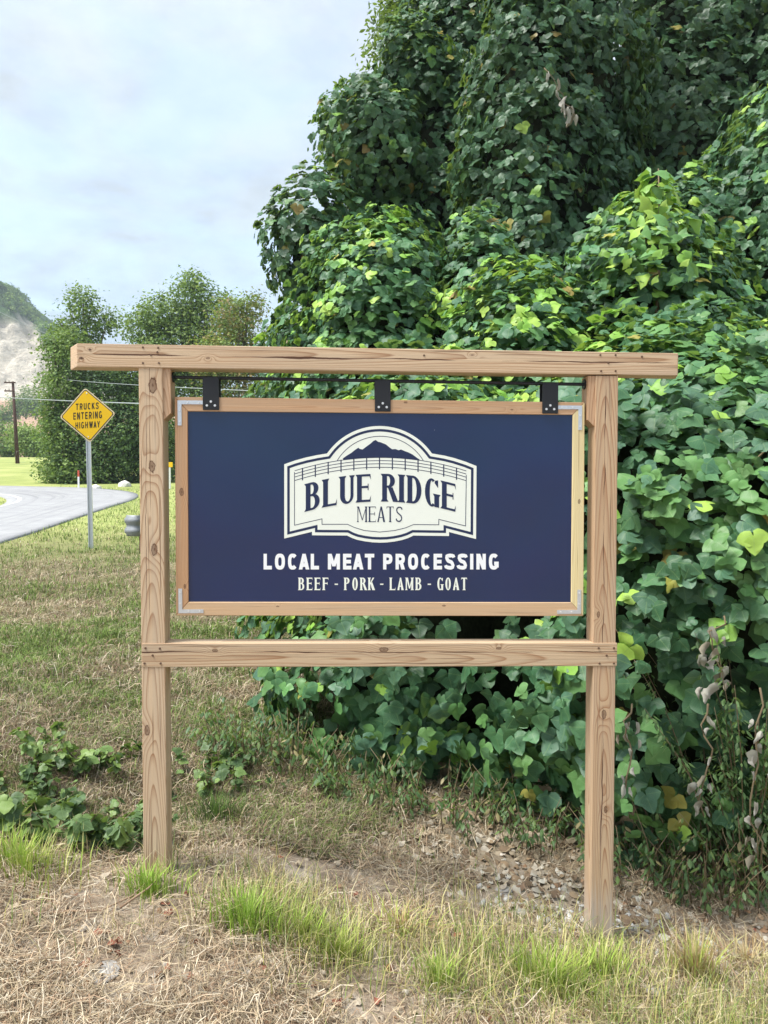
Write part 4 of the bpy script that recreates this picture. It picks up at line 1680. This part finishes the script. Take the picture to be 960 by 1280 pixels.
M_WIRE = plain('power_cable', (.3, .33, .33), .6)


def wire(label, a, b, sag, r):
    bm = bmesh.new()
    n_ = 24
    tube(bm, [a.lerp(b, i / n_) - Vector((0, 0, sag * 4 * (i / n_) * (1 - i / n_))) for i in range(n_ + 1)], r, 6)
    o = link('power_line', bm_mesh('power_line', bm, M_WIRE, True))
    return prop(o, label, 'cable', 'cables strung past the utility pole')


wire('lower cable crossing behind the yellow diamond sign', at(-60, 491, 76), at(420, 512, 14), .15, .019)
wire('middle cable above the yellow diamond sign', at(16.5, 466, 71.7), at(420, 493, 15), .2, .011)
wire('faint upper cable slanting across the quarry hill', at(-60, 360, 60), at(260, 490, 58), .6, .016)

# ------------------------------------------------------------------ small roadside things
d = ground_at(98.3, 611.5)
dp = empty('delineator_post', d, 0, 'thin white marker post with a red top beside the road under the trees', 'marker post')
hgt = 23.5 / 950 * d.y
bm = bmesh.new(); add_box(bm, -.045, .045, -.015, .015, -.1, hgt * .66, .008)
link('post_shaft', bm_mesh('post_shaft', bm, plain('delineator_white', (.78, .78, .76), .5)), dp)
bm = bmesh.new(); add_box(bm, -.045, .045, -.0152, .0152, hgt * .66, hgt, .008)
link('post_top', bm_mesh('post_top', bm, plain('delineator_red', (.55, .09, .05), .5)), dp)

d = at(211, 604, 38)
d.z = h1(d.x, d.y)
mp_ = empty('marker_post', d, 0, 'white roadside marker with a yellow top glimpsed between left post and blue sign', 'marker post')
w_, h_ = .16, (608 - 577) / 950 * 38
bm = bmesh.new(); add_box(bm, -.14, .1, -.02, .02, -.2, h_ * .88, .01)
link('post_shaft', bm_mesh('post_shaft', bm, plain('marker_white', (.7, .7, .68), .5)), mp_)
bm = bmesh.new(); add_box(bm, -.16, .2, -.03, .03, h_ * .88, h_ * 1.08, .01)
link('yellow_top', bm_mesh('yellow_top', bm, M_YELLOW), mp_)


def rock(name, label, pos, rx, ry, rz, mat, group=None, seed=0, sub=2):
    bm = bmesh.new()
    bmesh.ops.create_icosphere(bm, subdivisions=sub, radius=1)
    for v in bm.verts:
        k = .72 + .55 * float(fbm(np.array([v.co[:]]) * 1.7 + seed, 2)[0])
        v.co = Vector((v.co.x * rx * k, v.co.y * ry * k, max(v.co.z, -.5) * rz * k))
    bmesh.ops.rotate(bm, verts=bm.verts[:], cent=(0, 0, 0), matrix=Matrix.Rotation(seed * 1.3, 3, 'Z'))
    return prop(link(name, bm_mesh(name, bm, mat), None, pos), label, 'rock', group)


M_PALEROCK = plain('pale_rock', (.6, .58, .54), .9, 0, .1, .25, 3)
for px, py, r, lab in ((120, 611, .42, 'pale boulder beside the road just right of the yellow sign post'), (156, 608, .6, 'pale boulder on the verge close to the left timber post')):
    rock('boulder', lab, ground_at(px, py), r, r * .6, r * .55, M_PALEROCK, 'pale boulders beside the road', px)

# guardrail end
ge = ground_at(170, 692)
gr = empty('guardrail', ge, math.radians(38), 'galvanised guardrail end flaring out behind the left timber post', 'guardrail')
prof = [(-.01, .155), (-.01, .13), (.025, .10), (.025, .055), (-.01, .02), (-.01, -.02), (.025, -.055), (.025, -.10), (-.01, -.13), (-.01, -.155)]
path = []
for i in range(16):      # curled terminal then the straight run
    a = PI * (1 - i / 15) * .8
    path.append((.12 - .20 * math.cos(PI * .8 - a) - .1, .22 * math.sin(a) * -1 + 0, .55))
path = [(-.13 + .16 * (1 - math.cos(i / 12 * PI * .62)) * .9 - .02, -.24 * math.sin(i / 12 * PI * .62) + .1, .52) for i in range(13)][::-1]
path = path[::-1] + [(path[0][0] + .35 * k, path[0][1] + .3 * k, .52) for k in (.5, 1)]
rowsv = []
for i, p in enumerate(path):
    a_, b_ = Vector(path[max(i - 1, 0)]), Vector(path[min(i + 1, len(path) - 1)])
    dd = (b_ - a_).normalized()
    nn_ = Vector((dd.y, -dd.x, 0))
    rowsv.append([Vector(p) + nn_ * o_ + Vector((0, 0, z_ * 1.25)) for o_, z_ in prof])
Vg = np.array([v[:] for r_ in rowsv for v in r_])
nP = len(prof)
Ig = np.arange(len(Vg)).reshape(-1, nP)
Fg = np.stack([Ig[:-1, :-1], Ig[:-1, 1:], Ig[1:, 1:], Ig[1:, :-1]], -1).reshape(-1, 4)
o = link('rail_beam', np_mesh('rail_beam', Vg, Fg, plain('weathered_zinc', (.27, .285, .30), .6, .4, .4, .3, 9)), gr)
sm = o.modifiers.new('thickness', 'SOLIDIFY'); sm.thickness = .006
bm = bmesh.new(); add_box(bm, .12, .26, .02, .16, -.3, .6, .01)
link('rail_post', bm_mesh('rail_post', bm, M_POLE), gr)

# ------------------------------------------------------------------ grass and ground litter


def blades(P, H, W, head, lean, C, tipC=None):
    """upright blades: two segments and a tip"""
    n = len(P)
    d = np.stack([np.cos(head), np.sin(head), np.zeros(n)], -1)
    s = np.stack([-np.sin(head), np.cos(head), np.zeros(n)], -1) * (W / 2)[:, None]
    up = np.array([0, 0, 1.0])
    m1 = P + d * (lean * H * .22)[:, None] + up * (H * .5 * (1 - .15 * lean))[:, None]
    tp = P + d * (lean * H * .85)[:, None] + up * (H * (1 - .42 * lean))[:, None]
    V = np.stack([P - s, P + s, m1 - s * .8, m1 + s * .8, tp], 1)
    F = np.array([(0, 1, 3), (0, 3, 2), (2, 3, 4)])
    F = F[None] + (np.arange(n) * 5)[:, None, None]
    Cv = np.repeat(C[:, None, :], 5, 1)
    if tipC is not None:
        Cv[:, 4] = tipC
        Cv[:, 2:4] = (C * .6 + tipC * .4)[:, None, :]
    return V.reshape(-1, 3), F.reshape(-1, 3), Cv.reshape(-1, 3), np.zeros((n * 5, 2))


def straws(P, L, W, head, bend, C, rise):
    """dry stems lying on the ground: three segments"""
    n = len(P)
    k = np.linspace(-.5, .5, 4)
    a = head[:, None] + bend[:, None] * k[None]
    x = P[:, 0:1] + np.cos(a) * L[:, None] * k[None]
    y = P[:, 1:2] + np.sin(a) * L[:, None] * k[None]
    z = h(x, y) + .004 + P[:, 2:3] + rise[:, None] * (k[None] + .5) + .008 * np.sin(k[None] * 6 + head[:, None])
    c = np.stack([x, y, z], -1)
    s = np.stack([-np.sin(a), np.cos(a), .5 * np.sin(head * 3)[:, None] * np.ones((1, 4))], -1) * (W / 2)[:, None, None]
    V = np.stack([c - s, c + s], 2).reshape(n, 8, 3)
    F = np.array([(0, 1, 3), (0, 3, 2), (2, 3, 5), (2, 5, 4), (4, 5, 7), (4, 7, 6)])
    F = F[None] + (np.arange(n) * 8)[:, None, None]
    return V.reshape(-1, 3), F.reshape(-1, 3), np.repeat(C, 8, 0), np.zeros((n * 8, 2))


STRAW = np.array([(.55, .43, .29), (.62, .51, .36), (.43, .31, .2), (.34, .225, .145), (.68, .59, .45), (.48, .385, .24)])
GREENB = np.array([(.16, .25, .05), (.22, .32, .07), (.12, .19, .05), (.28, .36, .10)])


def wedge(n, y0, y1, x0=-.62, x1=.62, p=1.0):
    """points spread so that nearer ground gets more of them; x0/x1 are tangents of the view"""
    u = rng.random(n)
    y = (y0 ** -p + u * (y1 ** -p - y0 ** -p)) ** (-1 / p)
    x = rng.uniform(x0, x1, n) * y
    return x, y


def pick(cols, n):
    return cols[rng.integers(0, len(cols), n)] * rng.uniform(.82, 1.15, (n, 1))


# mown bank on the left: short dry-and-green turf
n = 420000
x, y = wedge(n, 3.2, 40, -.62, .14, .95)
pat = fbm2(x, y, 1.1, 3, 3.3) + .25 * fbm2(x, y, 5, 2, 6.1) - .12
rd = in_poly(x, y, ROADPOLY)
bankdist = x - np.interp(y, [3.2, 3.6, 4.2, 6, 9, 18], [-.7, -.35, -.45, -.9, -1.2, -2]) - 1.2 * (fbm2(x, y, 2.1, 3, 12.5) - .5) - rng.exponential(.12, n)
keep = ~rd & (bankdist < .3)
clump_ = fbm2(x, y, 7.5, 2, 21.5)
keep &= rng.random(n) < np.clip(.35 + 1.3 * (pat - .3), .25, 1) * np.clip(.35 + 2.6 * (clump_ - .36), .1, 1)
x, y, pat = x[keep], y[keep], pat[keep]
n = len(x)
edge = smooth(11.5, 15, y)
gp_ = np.clip((pat - .42) * 2.0 + .40 + edge * .35, .08, .85) * (.28 + .72 * smooth(3.9, 5.6, y))
isg = rng.random(n) < gp_
C = np.where(isg[:, None], pick(GREENB, n) * rng.choice([.6, .9, 1.15], (n, 1)), pick(STRAW, n) * rng.choice([.5, .8, 1.05], (n, 1)))
dsc = (y / 4) ** .75
H = np.where(isg, rng.uniform(.03, .10, n), rng.uniform(.02, .08, n)) * (1 + .15 * dsc) * (.7 + .7 * fbm2(x, y, 3.5, 2, 31.5))
W = rng.uniform(.0025, .0055, n) * dsc
P = np.stack([x, y, h(x, y) - .004], -1)
V, F, C, U = blades(P, H, W, rng.uniform(0, 6.28, n), rng.uniform(.3, 1.6, n), C)
prop(link('grass', np_mesh('bank_grass', V, F, M_GRASS, C, False, U)), kind='stuff')

# clippings lying on the bank
n = 60000
x, y = wedge(n, 3.2, 13, -.6, .12, 1.2)
bankdist = x - np.interp(y, [3.2, 4.2, 6, 9, 18], [1.2, .2, -.7, -1.2, -2])
pat = fbm2(x, y, 1.1, 3, 3.3)
keep = (bankdist < .2) & (rng.random(n) < np.clip(1.4 - 1.6 * pat, .15, 1))
x, y = x[keep], y[keep]
n = len(x)
z0 = rng.uniform(0, .03, n)
V, F, C, U = straws(np.stack([x, y, z0], -1), rng.uniform(.04, .13, n), rng.uniform(.0015, .0038, n) * (y / 4) ** .8, rng.uniform(0, 6.28, n), rng.normal(0, .5, n), pick(STRAW, n) * rng.choice([.5, .8, 1], (n, 1)), rng.normal(0, .03, n))
prop(link('grass_clippings', np_mesh('grass_clippings', V, F, M_DRY, C, False, U)), kind='stuff')

# straw thatch on the shoulder in front
n = 90000
x, y = wedge(n, 1.75, 3.9, -.6, .6, 1.0)
pat = fbm2(x, y, 2.2, 3, 8.3)
keep = rng.random(n) < np.clip(.2 + 2.6 * (pat - .36), .10, 1) * (1 - .88 * np.exp(-((x + .75) / .34) ** 2 - ((y - 2.30) / .17) ** 2) - .6 * np.exp(-((x + .05) / .4) ** 2 - ((y - 2.12) / .10) ** 2))
x, y, pat = x[keep], y[keep], pat[keep]
n = len(x)
V, F, C, U = straws(np.stack([x, y, rng.uniform(0, .022, n)], -1), rng.uniform(.02, .13, n) * rng.choice([.6, 1, 1.3], n), rng.uniform(.0009, .0028, n), rng.uniform(0, 6.28, n), rng.normal(0, .45, n), pick(STRAW, n) * rng.choice([.55, .85, 1, 1.1], (n, 1)), rng.normal(0, .022, n))
prop(link('straw', np_mesh('straw', V, F, M_DRY, C, False, U)), kind='stuff')

# scattered standing blades on the shoulder
n = 42000
x, y = wedge(n, 2.0, 3.5, -.58, .58, .8)
band = np.exp(-((y - (2.72 - .12 * x)) / .30) ** 2) * (.45 + .55 * smooth(-.9, .1, x))
pat = fbm2(x, y, 2.6, 3, 1.3)
keep = rng.random(n) < np.clip(band * (pat - .3) * 3.2, 0, 1)
x, y = x[keep], y[keep]
n = len(x)
isg = rng.random(n) < .4
YEL = np.array([(.55, .5, .22), (.6, .5, .26), (.46, .42, .14), (.64, .56, .34)])
C = np.where(isg[:, None], pick(GREENB, n), pick(YEL, n))
V, F, C, U = blades(np.stack([x, y, h(x, y) - .005], -1), rng.uniform(.05, .2, n), rng.uniform(.002, .004, n), rng.uniform(0, 6.28, n), rng.uniform(.1, 1.2, n), C, C * .9 + np.array([.06, .05, .02]))
prop(link('dry_grass', np_mesh('dry_grass', V, F, M_GRASS, C, False, U)), kind='stuff')


def tuft(name, label, px, py, n, hgt, rad, cols, group, tip=None, lean=.7):
    g = ground_at(px, py)
    n = int(n * 1.7)
    hgt *= 1.15
    a = rng.uniform(0, 6.28, n)
    r = np.minimum(np.abs(rng.normal(0, .42, n)), .95) * rad
    x, y = g.x + r * np.cos(a) * 1.5, g.y + r * np.sin(a) * .8
    P = np.stack([x - g.x, y - g.y, h(x, y) - g.z - .01], -1)
    hh = rng.uniform(.45, 1.1, n) * hgt
    head = a + rng.normal(0, .7, n)
    C = pick(np.array(cols), n)
    V, F, CC, U = blades(P, hh, rng.uniform(.003, .006, n), head, rng.uniform(.1, lean, n), C, None if tip is None else C * .6 + np.array(tip) * .4)
    o = link(name, np_mesh(name, V, F, M_GRASS, CC, False, U), None, g)
    return prop(o, label, 'grass', group)


BRIGHT = [(.36, .53, .08), (.29, .46, .06), (.46, .60, .15), (.24, .38, .06)]
YG = [(.50, .57, .15), (.42, .50, .11), (.60, .58, .24), (.34, .43, .09)]
TAN = [(.52, .40, .2), (.58, .46, .25), (.42, .28, .13), (.62, .52, .3)]
G1 = 'grass tufts on the shoulder in front of the sign'
tuft('grass_tuft', 'bright green grass tuft at the foot of the left timber post', 186, 1118, 120, .13, .10, BRIGHT, G1)
tuft('grass_tuft', 'tall bright green tuft a step right of the left post', 310, 1165, 170, .16, .12, BRIGHT, G1)
tuft('grass_tuft', 'yellow-green tuft trailing right of the tall bright tuft', 375, 1180, 170, .14, .17, YG + BRIGHT[:1], G1)
tuft('grass_tuft', 'ragged yellow-green tuft in the middle of the shoulder', 425, 1200, 150, .14, .14, YG, G1)
tuft('grass_tuft', 'thin green tuft below the middle of the cross rail', 548, 1240, 90, .14, .08, BRIGHT + YG, G1)
tuft('grass_tuft', 'large yellow-green tuft just left of the right post base', 690, 1240, 300, .17, .2, YG + BRIGHT[:2], G1)
tuft('grass_tuft', 'green blades against the foot of the right post', 752, 1225, 130, .15, .14, YG + BRIGHT[:1], G1)
tuft('grass_tuft', 'tawny upright grass tuft right of the right post', 868, 1228, 170, .20, .10, TAN + YG[:2], G1)
tuft('grass_tuft', 'yellow-green grass patch at the left picture edge', 25, 1090, 260, .15, .25, YG + BRIGHT[:2], G1)
tuft('grass_tuft', 'pale straw tuft at the right picture edge', 930, 1205, 140, .11, .2, TAN + [(.64, .6, .3)], G1, None, 1.3)
tuft('grass_tuft', 'pale straw tuft left of the middle of the shoulder', 500, 1165, 150, .12, .2, TAN + YG[:2], G1, None, 1.3)
tuft('grass_tuft', 'green clump on the bank behind the left post', 270, 1030, 180, .16, .16, [(.12, .2, .05), (.16, .25, .06), (.1, .15, .05)], None)

# leaf litter: dead leaves under the kudzu and over the shoulder


def litter(n, xy, size, cols, name, zj=.02):
    x, y = xy
    n = len(x)
    P = np.stack([x, y, h(x, y) + rng.uniform(.004, zj, n)], -1)
    v, f, u = leaflet(.1, 0, .55, .2)
    v = v * np.array([.72, 1, 1]) + np.array([0, 0, .12]) * np.sin(v[:, 1:2] * 6)
    R = frames(np.array([0, 0, 1.0]) + unit(n) * .6, unit(n))
    parts = scatter((v, f, u), P, R, size * rng.uniform(.5, 1.2, n), pick(np.array(cols), n))
    V, F, C, U = parts
    return prop(link(name, np_mesh(name, V, F, M_LITTER, C, True, U)), kind='stuff')


x, y = rng.uniform(.3, 2.2, 1500), rng.uniform(2.95, 3.75, 1500)
k = rng.random(1500) < np.exp(-((y - 3.3 - .1 * np.sin(x * 4)) / .28) ** 2)
litter(0, (x[k][:380], y[k][:380]), .05, [(.46, .42, .34), (.36, .31, .24), (.58, .54, .45), (.3, .21, .13), (.22, .15, .1)], 'leaf_litter')
x, y = wedge(900, 1.9, 4.4, -.5, .55, .6)
litter(0, (x, y), .035, [(.5, .41, .3), (.4, .3, .2), (.56, .5, .42), (.33, .2, .12), (.44, .36, .25), (.5, .42, .32), (.3, .12, .08)], 'fallen_leaves')
x, y = rng.uniform(-.8, 1.2, 900), rng.uniform(3.3, 4.3, 900)
litter(0, (x, y), .05, [(.42, .34, .24), (.3, .22, .14), (.5, .44, .35), (.2, .14, .09)], 'leaf_litter')

# gravel round the right post
bm = bmesh.new()
n = 150
gx, gy = rng.uniform(.4, 1.4, n), rng.normal(3.12, .1, n)
vs_l, fs_l, cs_l, off_ = [], [], [], 0
bmi = bmesh.new(); bmesh.ops.create_icosphere(bmi, subdivisions=1, radius=1)
iv1 = np.array([v.co[:] for v in bmi.verts]); fi1 = np.array([[v.index for v in f.verts] for f in bmi.faces]); bmi.free(); bm.free()
parts = []
for k in range(5):
    s = np.arange(n) % 5 == k
    m = int(s.sum())
    R = frames(unit(m) + np.array([0, 0, .7]), unit(m))
    shp = iv1 * (.65 + .6 * _r.random((len(iv1), 1))) * np.array([1.2, .85, .55])
    parts.append(scatter((shp, fi1, iv1[:, :2]), np.stack([gx[s], gy[s], h(gx[s], gy[s]) + .006], -1), R, rng.uniform(.006, .02, m), pick(np.array([(.50, .49, .46), (.4, .39, .36), (.58, .57, .53)]), m)))
V, F, C, U = merge(parts)
t = NT('gravel').set(.9, 0, .15)
t.color(t.n('ShaderNodeVertexColor', layer_name='Col').outputs[0])
prop(link('gravel', np_mesh('gravel', V, F, t.m, C, False, U)), kind='stuff')
for px, py, r, lab in ((915, 1245, .075, 'flat grey stone half buried at the bottom right corner'), (868, 1250, .035, 'small pale stone left of the flat grey stone'), (300 + 330, 1117, .04, 'pale stone lying left of the right post'),
                       (818, 1243, .04, 'whitish stone in the straw right of the large grass tuft'), (130, 1222, .06, 'pale flat stone set in the dirt at bottom left')):
    g = ground_at(px, py)
    rock('stone', lab, g + Vector((0, 0, .004)), r, r * .8, r * (.16 if r > .05 else .45), M_STONE, 'loose stones on the shoulder', px * .1, 3)

# sticks and dead stems
M_STICK = plain('dry_stick', (.3, .2, .13), .85)


def stick(label, pts, r, name='stick'):
    g0 = ground_at(*pts[0][:2])
    bm = bmesh.new()
    w = []
    for px, py, up in pts:
        g = ground_at(px, py)
        w.append(g - g0 + Vector((0, 0, up)))
    tube(bm, w, [r * (1 - .6 * i / (len(w) - 1)) for i in range(len(w))], 6)
    return prop(link(name, bm_mesh(name, bm, M_STICK, True), None, g0), label, 'stick', 'sticks on the shoulder')


stick('long brown twig lying left of the left post', [(40, 1150, .012), (80, 1147, .016), (125, 1143, .012), (165, 1133, .03), (195, 1110, .05)], .0045)
stick('bent twig arching in front of the left post', [(150, 1140, .01), (185, 1128, .05), (200, 1112, .045), (220, 1128, .01)], .004)
stick('thin stem across the bottom left corner', [(58, 1275, .01), (62, 1240, .02), (72, 1200, .02), (60, 1165, .01)], .003)
stick('grey stick at the middle of the bottom edge', [(330, 1270, .01), (380, 1258, .015), (430, 1268, .01)], .004)
stick('dark twig leaning by the tawny tuft', [(938, 1262, .01), (915, 1235, .07), (892, 1205, .14)], .004)

# ------------------------------------------------------------------ weeds, undergrowth


def weed(name, label, cat, base, n, spread, hgt, size, cols, tmpl, group=None, stems=10, mat=None):
    root = empty(name, base, 0, label, cat, group)
    bm = bmesh.new()
    P, N = [], []
    per = max(1, n // stems)
    for s in range(stems):
        a = random.uniform(0, 2 * PI)
        rr = random.random() ** .5
        b = Vector((math.cos(a) * rr * spread[0], math.sin(a) * rr * spread[1], 0))
        b.z = h1(base[0] + b.x, base[1] + b.y) - base[2]
        H = hgt * random.uniform(.5, 1.1)
        lean_ = Vector((math.cos(a), math.sin(a), 0)) * H * random.uniform(.1, .6)
        pts = [b + lean_ * (k * k) + Vector((random.uniform(-.01, .01), random.uniform(-.01, .01), H * k)) for k in (0, .33, .66, 1)]
        tube(bm, pts, [.0035, .003, .0025, .001], 5)
        for i in range(per):
            k = random.uniform(.15, 1)
            seg = min(2, int(k * 3))
            p = pts[seg].lerp(pts[seg + 1], k * 3 - seg)
            ph_ = random.uniform(0, 2 * PI)
            P.append(p + Vector((math.cos(ph_), math.sin(ph_), .3)) * size * random.uniform(.1, .8))
            N.append((math.cos(ph_) * .6, math.sin(ph_) * .6, .8))
    P, N = np.array([p[:] for p in P]), np.array(N)
    m = len(P)
    R = frames(N + unit(m) * .4, N * np.array([1, 1, -.4]) + unit(m) * .3)
    V, F, C, U = scatter(tmpl, P, R, size * rng.uniform(.6, 1.25, m), pick(np.array(cols), m))
    prop(link('foliage', np_mesh(name + '_foliage', V, F, mat or M_KUDZU, C, True, U), root), kind='stuff')
    link('stem', bm_mesh(name + '_stem', bm, M_STEM, True), root)
    return root


G2 = 'leafy weeds growing by the ditch'
WD = [(.08, .14, .055), (.11, .18, .07), (.15, .24, .07), (.06, .11, .045), (.2, .29, .09)]
weed('weed_clump', 'leafy kudzu weed clump on the bank left of the left post', 'weed', ground_at(120, 1040), 260, (.28, .14), .13, .030, WD, TRI[0], G2, 16)
weed('weed_clump', 'leafy weeds touching the left edge of the photo', 'weed', ground_at(35, 1010), 260, (.30, .16), .14, .030, WD, TRI[1], G2, 16)
weed('weed_clump', 'pale green weeds on the bank above the dark weed clump', 'weed', ground_at(95, 955), 170, (.3, .16), .17, .036, WD[1:] + LITEG[:1], TRI[3], G2, 22)
weed('weed_clump', 'sparse leafy weeds just behind the left post on its right side', 'weed', ground_at(262, 985), 150, (.26, .16), .18, .034, WD, TRI[4], G2, 20)
weed('weed_clump', 'broad-leaved weeds at the ditch edge below the pale green weeds', 'weed', ground_at(80, 1058), 110, (.26, .1), .16, .045, WD + LITEG[:1], TRI[5], G2, 18)
weed('weed_clump', 'dark weeds in the shaded ditch beside the left post', 'weed', ground_at(155, 1060), 220, (.18, .10), .14, .030, WD[:2] + WD[3:4], TRI[2], G2, 14)
UG = [(.045, .095, .038), (.06, .125, .045), (.085, .16, .055), (.13, .2, .06)]
G3 = 'undergrowth along the foot of the kudzu'
k = 0
for px, py, sx, hh, lab in ((300, 960, .22, .42, 'undergrowth at the left foot of the kudzu nearest the mown bank'), (360, 985, .28, .42, 'grassy undergrowth below the left half of the rail'),
                            (450, 1010, .3, .34, 'low undergrowth under the middle of the rail'), (560, 1040, .34, .38, 'dark undergrowth below the right half of the rail'),
                            (670, 1065, .3, .42, 'undergrowth next to the right post on its left'), (800, 1110, .26, .5, 'small-leaved shrub at ground level right of the right post'),
                            (880, 1125, .26, .6, 'bushy small-leaved shrub by the right picture edge'), (955, 1130, .25, .7, 'shrub cut off by the right picture edge')):
    g = ground_at(px, py)
    weed('undergrowth', lab, 'shrub', g + Vector((0, .17 if k < 5 else .06, 0)), 600, (sx, .26), hh * .62, .04, UG + [(.3, .24, .12)] * (1 if k % 2 else 0), OVAL, G3, 44)
    k += 1
# fine-leaved shrub on the right side of the bank
g = ground_at(930, 1120)
weed('small_leaf_shrub', 'fine-leaved shrub climbing the kudzu bank near the right edge', 'shrub', g + Vector((.14, .14, 0)), 5200, (.34, .2), 1.25, .036, [(.07, .14, .05), (.1, .19, .06), (.13, .22, .08)], OVAL, None, 60)
# hanging dead vines with wilted leaves
G4 = 'dead vines hanging on the kudzu bank'
DEADC = [(.42, .41, .34), (.5, .48, .41), (.36, .32, .24), (.55, .52, .45)]


def dead_vine(label, pts, Y, n, size=.07):
    w0_ = [at(px, py, Y + dy) for px, py, dy in pts]
    w = []
    for a_, b_ in zip(w0_, w0_[1:]):      # kinked, never a clean line
        w += [a_, a_.lerp(b_, .33) + Vector((random.uniform(-.03, .03), random.uniform(-.03, .02), 0)), a_.lerp(b_, .66) + Vector((random.uniform(-.03, .03), random.uniform(-.03, .02), 0))]
    w.append(w0_[-1])
    root = empty('dead_vine', w[-1], 0, label, 'vine', G4)
    bm = bmesh.new()
    tube(bm, [p - w[-1] for p in w], [.005, .0045] + [.004] * (len(w) - 2), 6)
    link('stem', bm_mesh('dead_vine_stem', bm, M_STEM, True), root)
    for i in range(n):
        k = random.uniform(.1, 1) * (len(w) - 1)
        s = min(len(w) - 2, int(k))
        p = w[s].lerp(w[s + 1], k - s) - w[-1] + Vector((random.uniform(-.05, .05), random.uniform(-.05, .01), random.uniform(-.04, .02)))
        key = ('wilt', i % 6)
        if key not in LEAF_MESHES:
            v, f, u = leaflet(.0, 0, 1.3, .5)
            v = v.copy(); v[:, 0] *= .38 + .12 * np.sin(v[:, 1] * 9 + i); v[:, 0] += .10 * np.sin(v[:, 1] * 4 + 2 * i); v[:, 2] += .12 * np.sin(v[:, 1] * 5 + i); v[:, 1] *= 1.25
            LEAF_MESHES[key] = np_mesh('wilted_leaf', v, f, M_LITTER, np.tile(np.array(DEADC[i % 4]) * (.85 + .06 * i), (len(v), 1)), True, u)
        o = bpy.data.objects.new('wilted_leaf', LEAF_MESHES[key])
        col.objects.link(o)
        o.parent = root
        Rm = frames(np.array([[random.uniform(-.8, .8), -1, random.uniform(-.2, .5)]]), np.array([[random.uniform(-.4, .4), random.uniform(-.3, .3), -1]]))[0]
        o.matrix_basis = Matrix.Translation(p) @ Matrix(Rm.tolist()).to_4x4() @ Matrix.Scale(size * random.uniform(.55, 1.1), 4)


dead_vine('wilted vine hanging thickest at right of the right post at rail height', [(905, 770, 0), (890, 800, -.03), (900, 835, 0), (885, 870, .02)], 3.42, 17, .06)
dead_vine('thin dead vine dangling close beside the right post', [(790, 880, .1), (783, 910, .05), (790, 940, .05), (782, 985, .05)], 3.35, 11, .05)
dead_vine('grey dead vine strand halfway between right post and picture edge', [(885, 880, .02), (880, 920, 0), (884, 960, 0), (880, 1020, .03)], 3.36, 10, .05)
dead_vine('withered vine at the right picture edge low down', [(950, 860, 0), (945, 930, 0), (938, 1000, 0), (950, 1080, .02)], 3.3, 14, .055)
dead_vine('withered vine with few leaves at the right edge level with the sign top', [(960, 560, 0), (935, 600, 0), (915, 650, .02), (900, 700, .05)], 3.75, 10, .06)
dead_vine('tan dead leaf strand high in the dark kudzu curtain', [(680, 85, 0), (695, 105, 0), (705, 125, 0), (718, 140, 0)], 9.3, 12, .13)

# young tulip-shaped sapling leaves at the bright crest
tp_ = at(822, 300, 6.0)
root = empty('sapling', (tp_.x, tp_.y, tp_.z - 1.2), 0, 'bright lime sapling poking out of the crest of the kudzu bank', 'sapling')
bm = bmesh.new()
tube(bm, [(0, 0, -.6), (0, 0, .6), (.02, 0, 1.2), (0, 0, 1.75)], [.02, .016, .011, .004], 7)
link('stem', bm_mesh('sapling_stem', bm, M_STEM, True), root)
LIME = [PAL[7] * 1.0, PAL[6] * 1.1, PAL[5] * 1.1]
for i in range(210):
    zz = random.uniform(.5, 1.72)
    a = random.uniform(0, 2 * PI)
    rr = (1.85 - zz) * .5 * random.uniform(.25, 1)
    key = ('lime', i % 9)
    if key not in LEAF_MESHES:
        v, f, u = leaflet(.7, 0, random.uniform(.05, .4), random.uniform(0, .4))
        LEAF_MESHES[key] = np_mesh('sapling_leaf', v * np.array([1.15, .95, 1]), f, M_KUDZU, np.tile(LIME[i % 3] * (.9 + .04 * i), (len(v), 1)), True, u)
    o = bpy.data.objects.new('leaf', LEAF_MESHES[key])
    col.objects.link(o)
    o.parent = root
    Rm = frames(np.array([[math.cos(a) * .5, math.sin(a) * .5 - .5, .45]]) + unit(1) * .75, np.array([[math.cos(a), math.sin(a), random.uniform(-.6, .5)]]) + unit(1) * .5)[0]
    o.matrix_basis = Matrix.Translation((math.cos(a) * rr, math.sin(a) * rr, zz)) @ Matrix(Rm.tolist()).to_4x4() @ Matrix.Scale(random.uniform(.05, .115), 4)

# ------------------------------------------------------------------ haze
bm = bmesh.new()
add_box(bm, -1300, 1300, -500, 2300, -12, 150)
t = NT('haze_air')
vol = t.n('ShaderNodeVolumePrincipled')
vol.inputs['Color'].default_value = (.80, .90, 1, 1)
vol.inputs['Density'].default_value = .00045
vol.inputs['Anisotropy'].default_value = .1
t.l(vol.outputs[0], t.out.inputs['Volume'])
for l_ in list(t.out.inputs['Surface'].links):
    t.t.links.remove(l_)
prop(link('haze', bm_mesh('haze', bm, t.m)), kind='stuff')
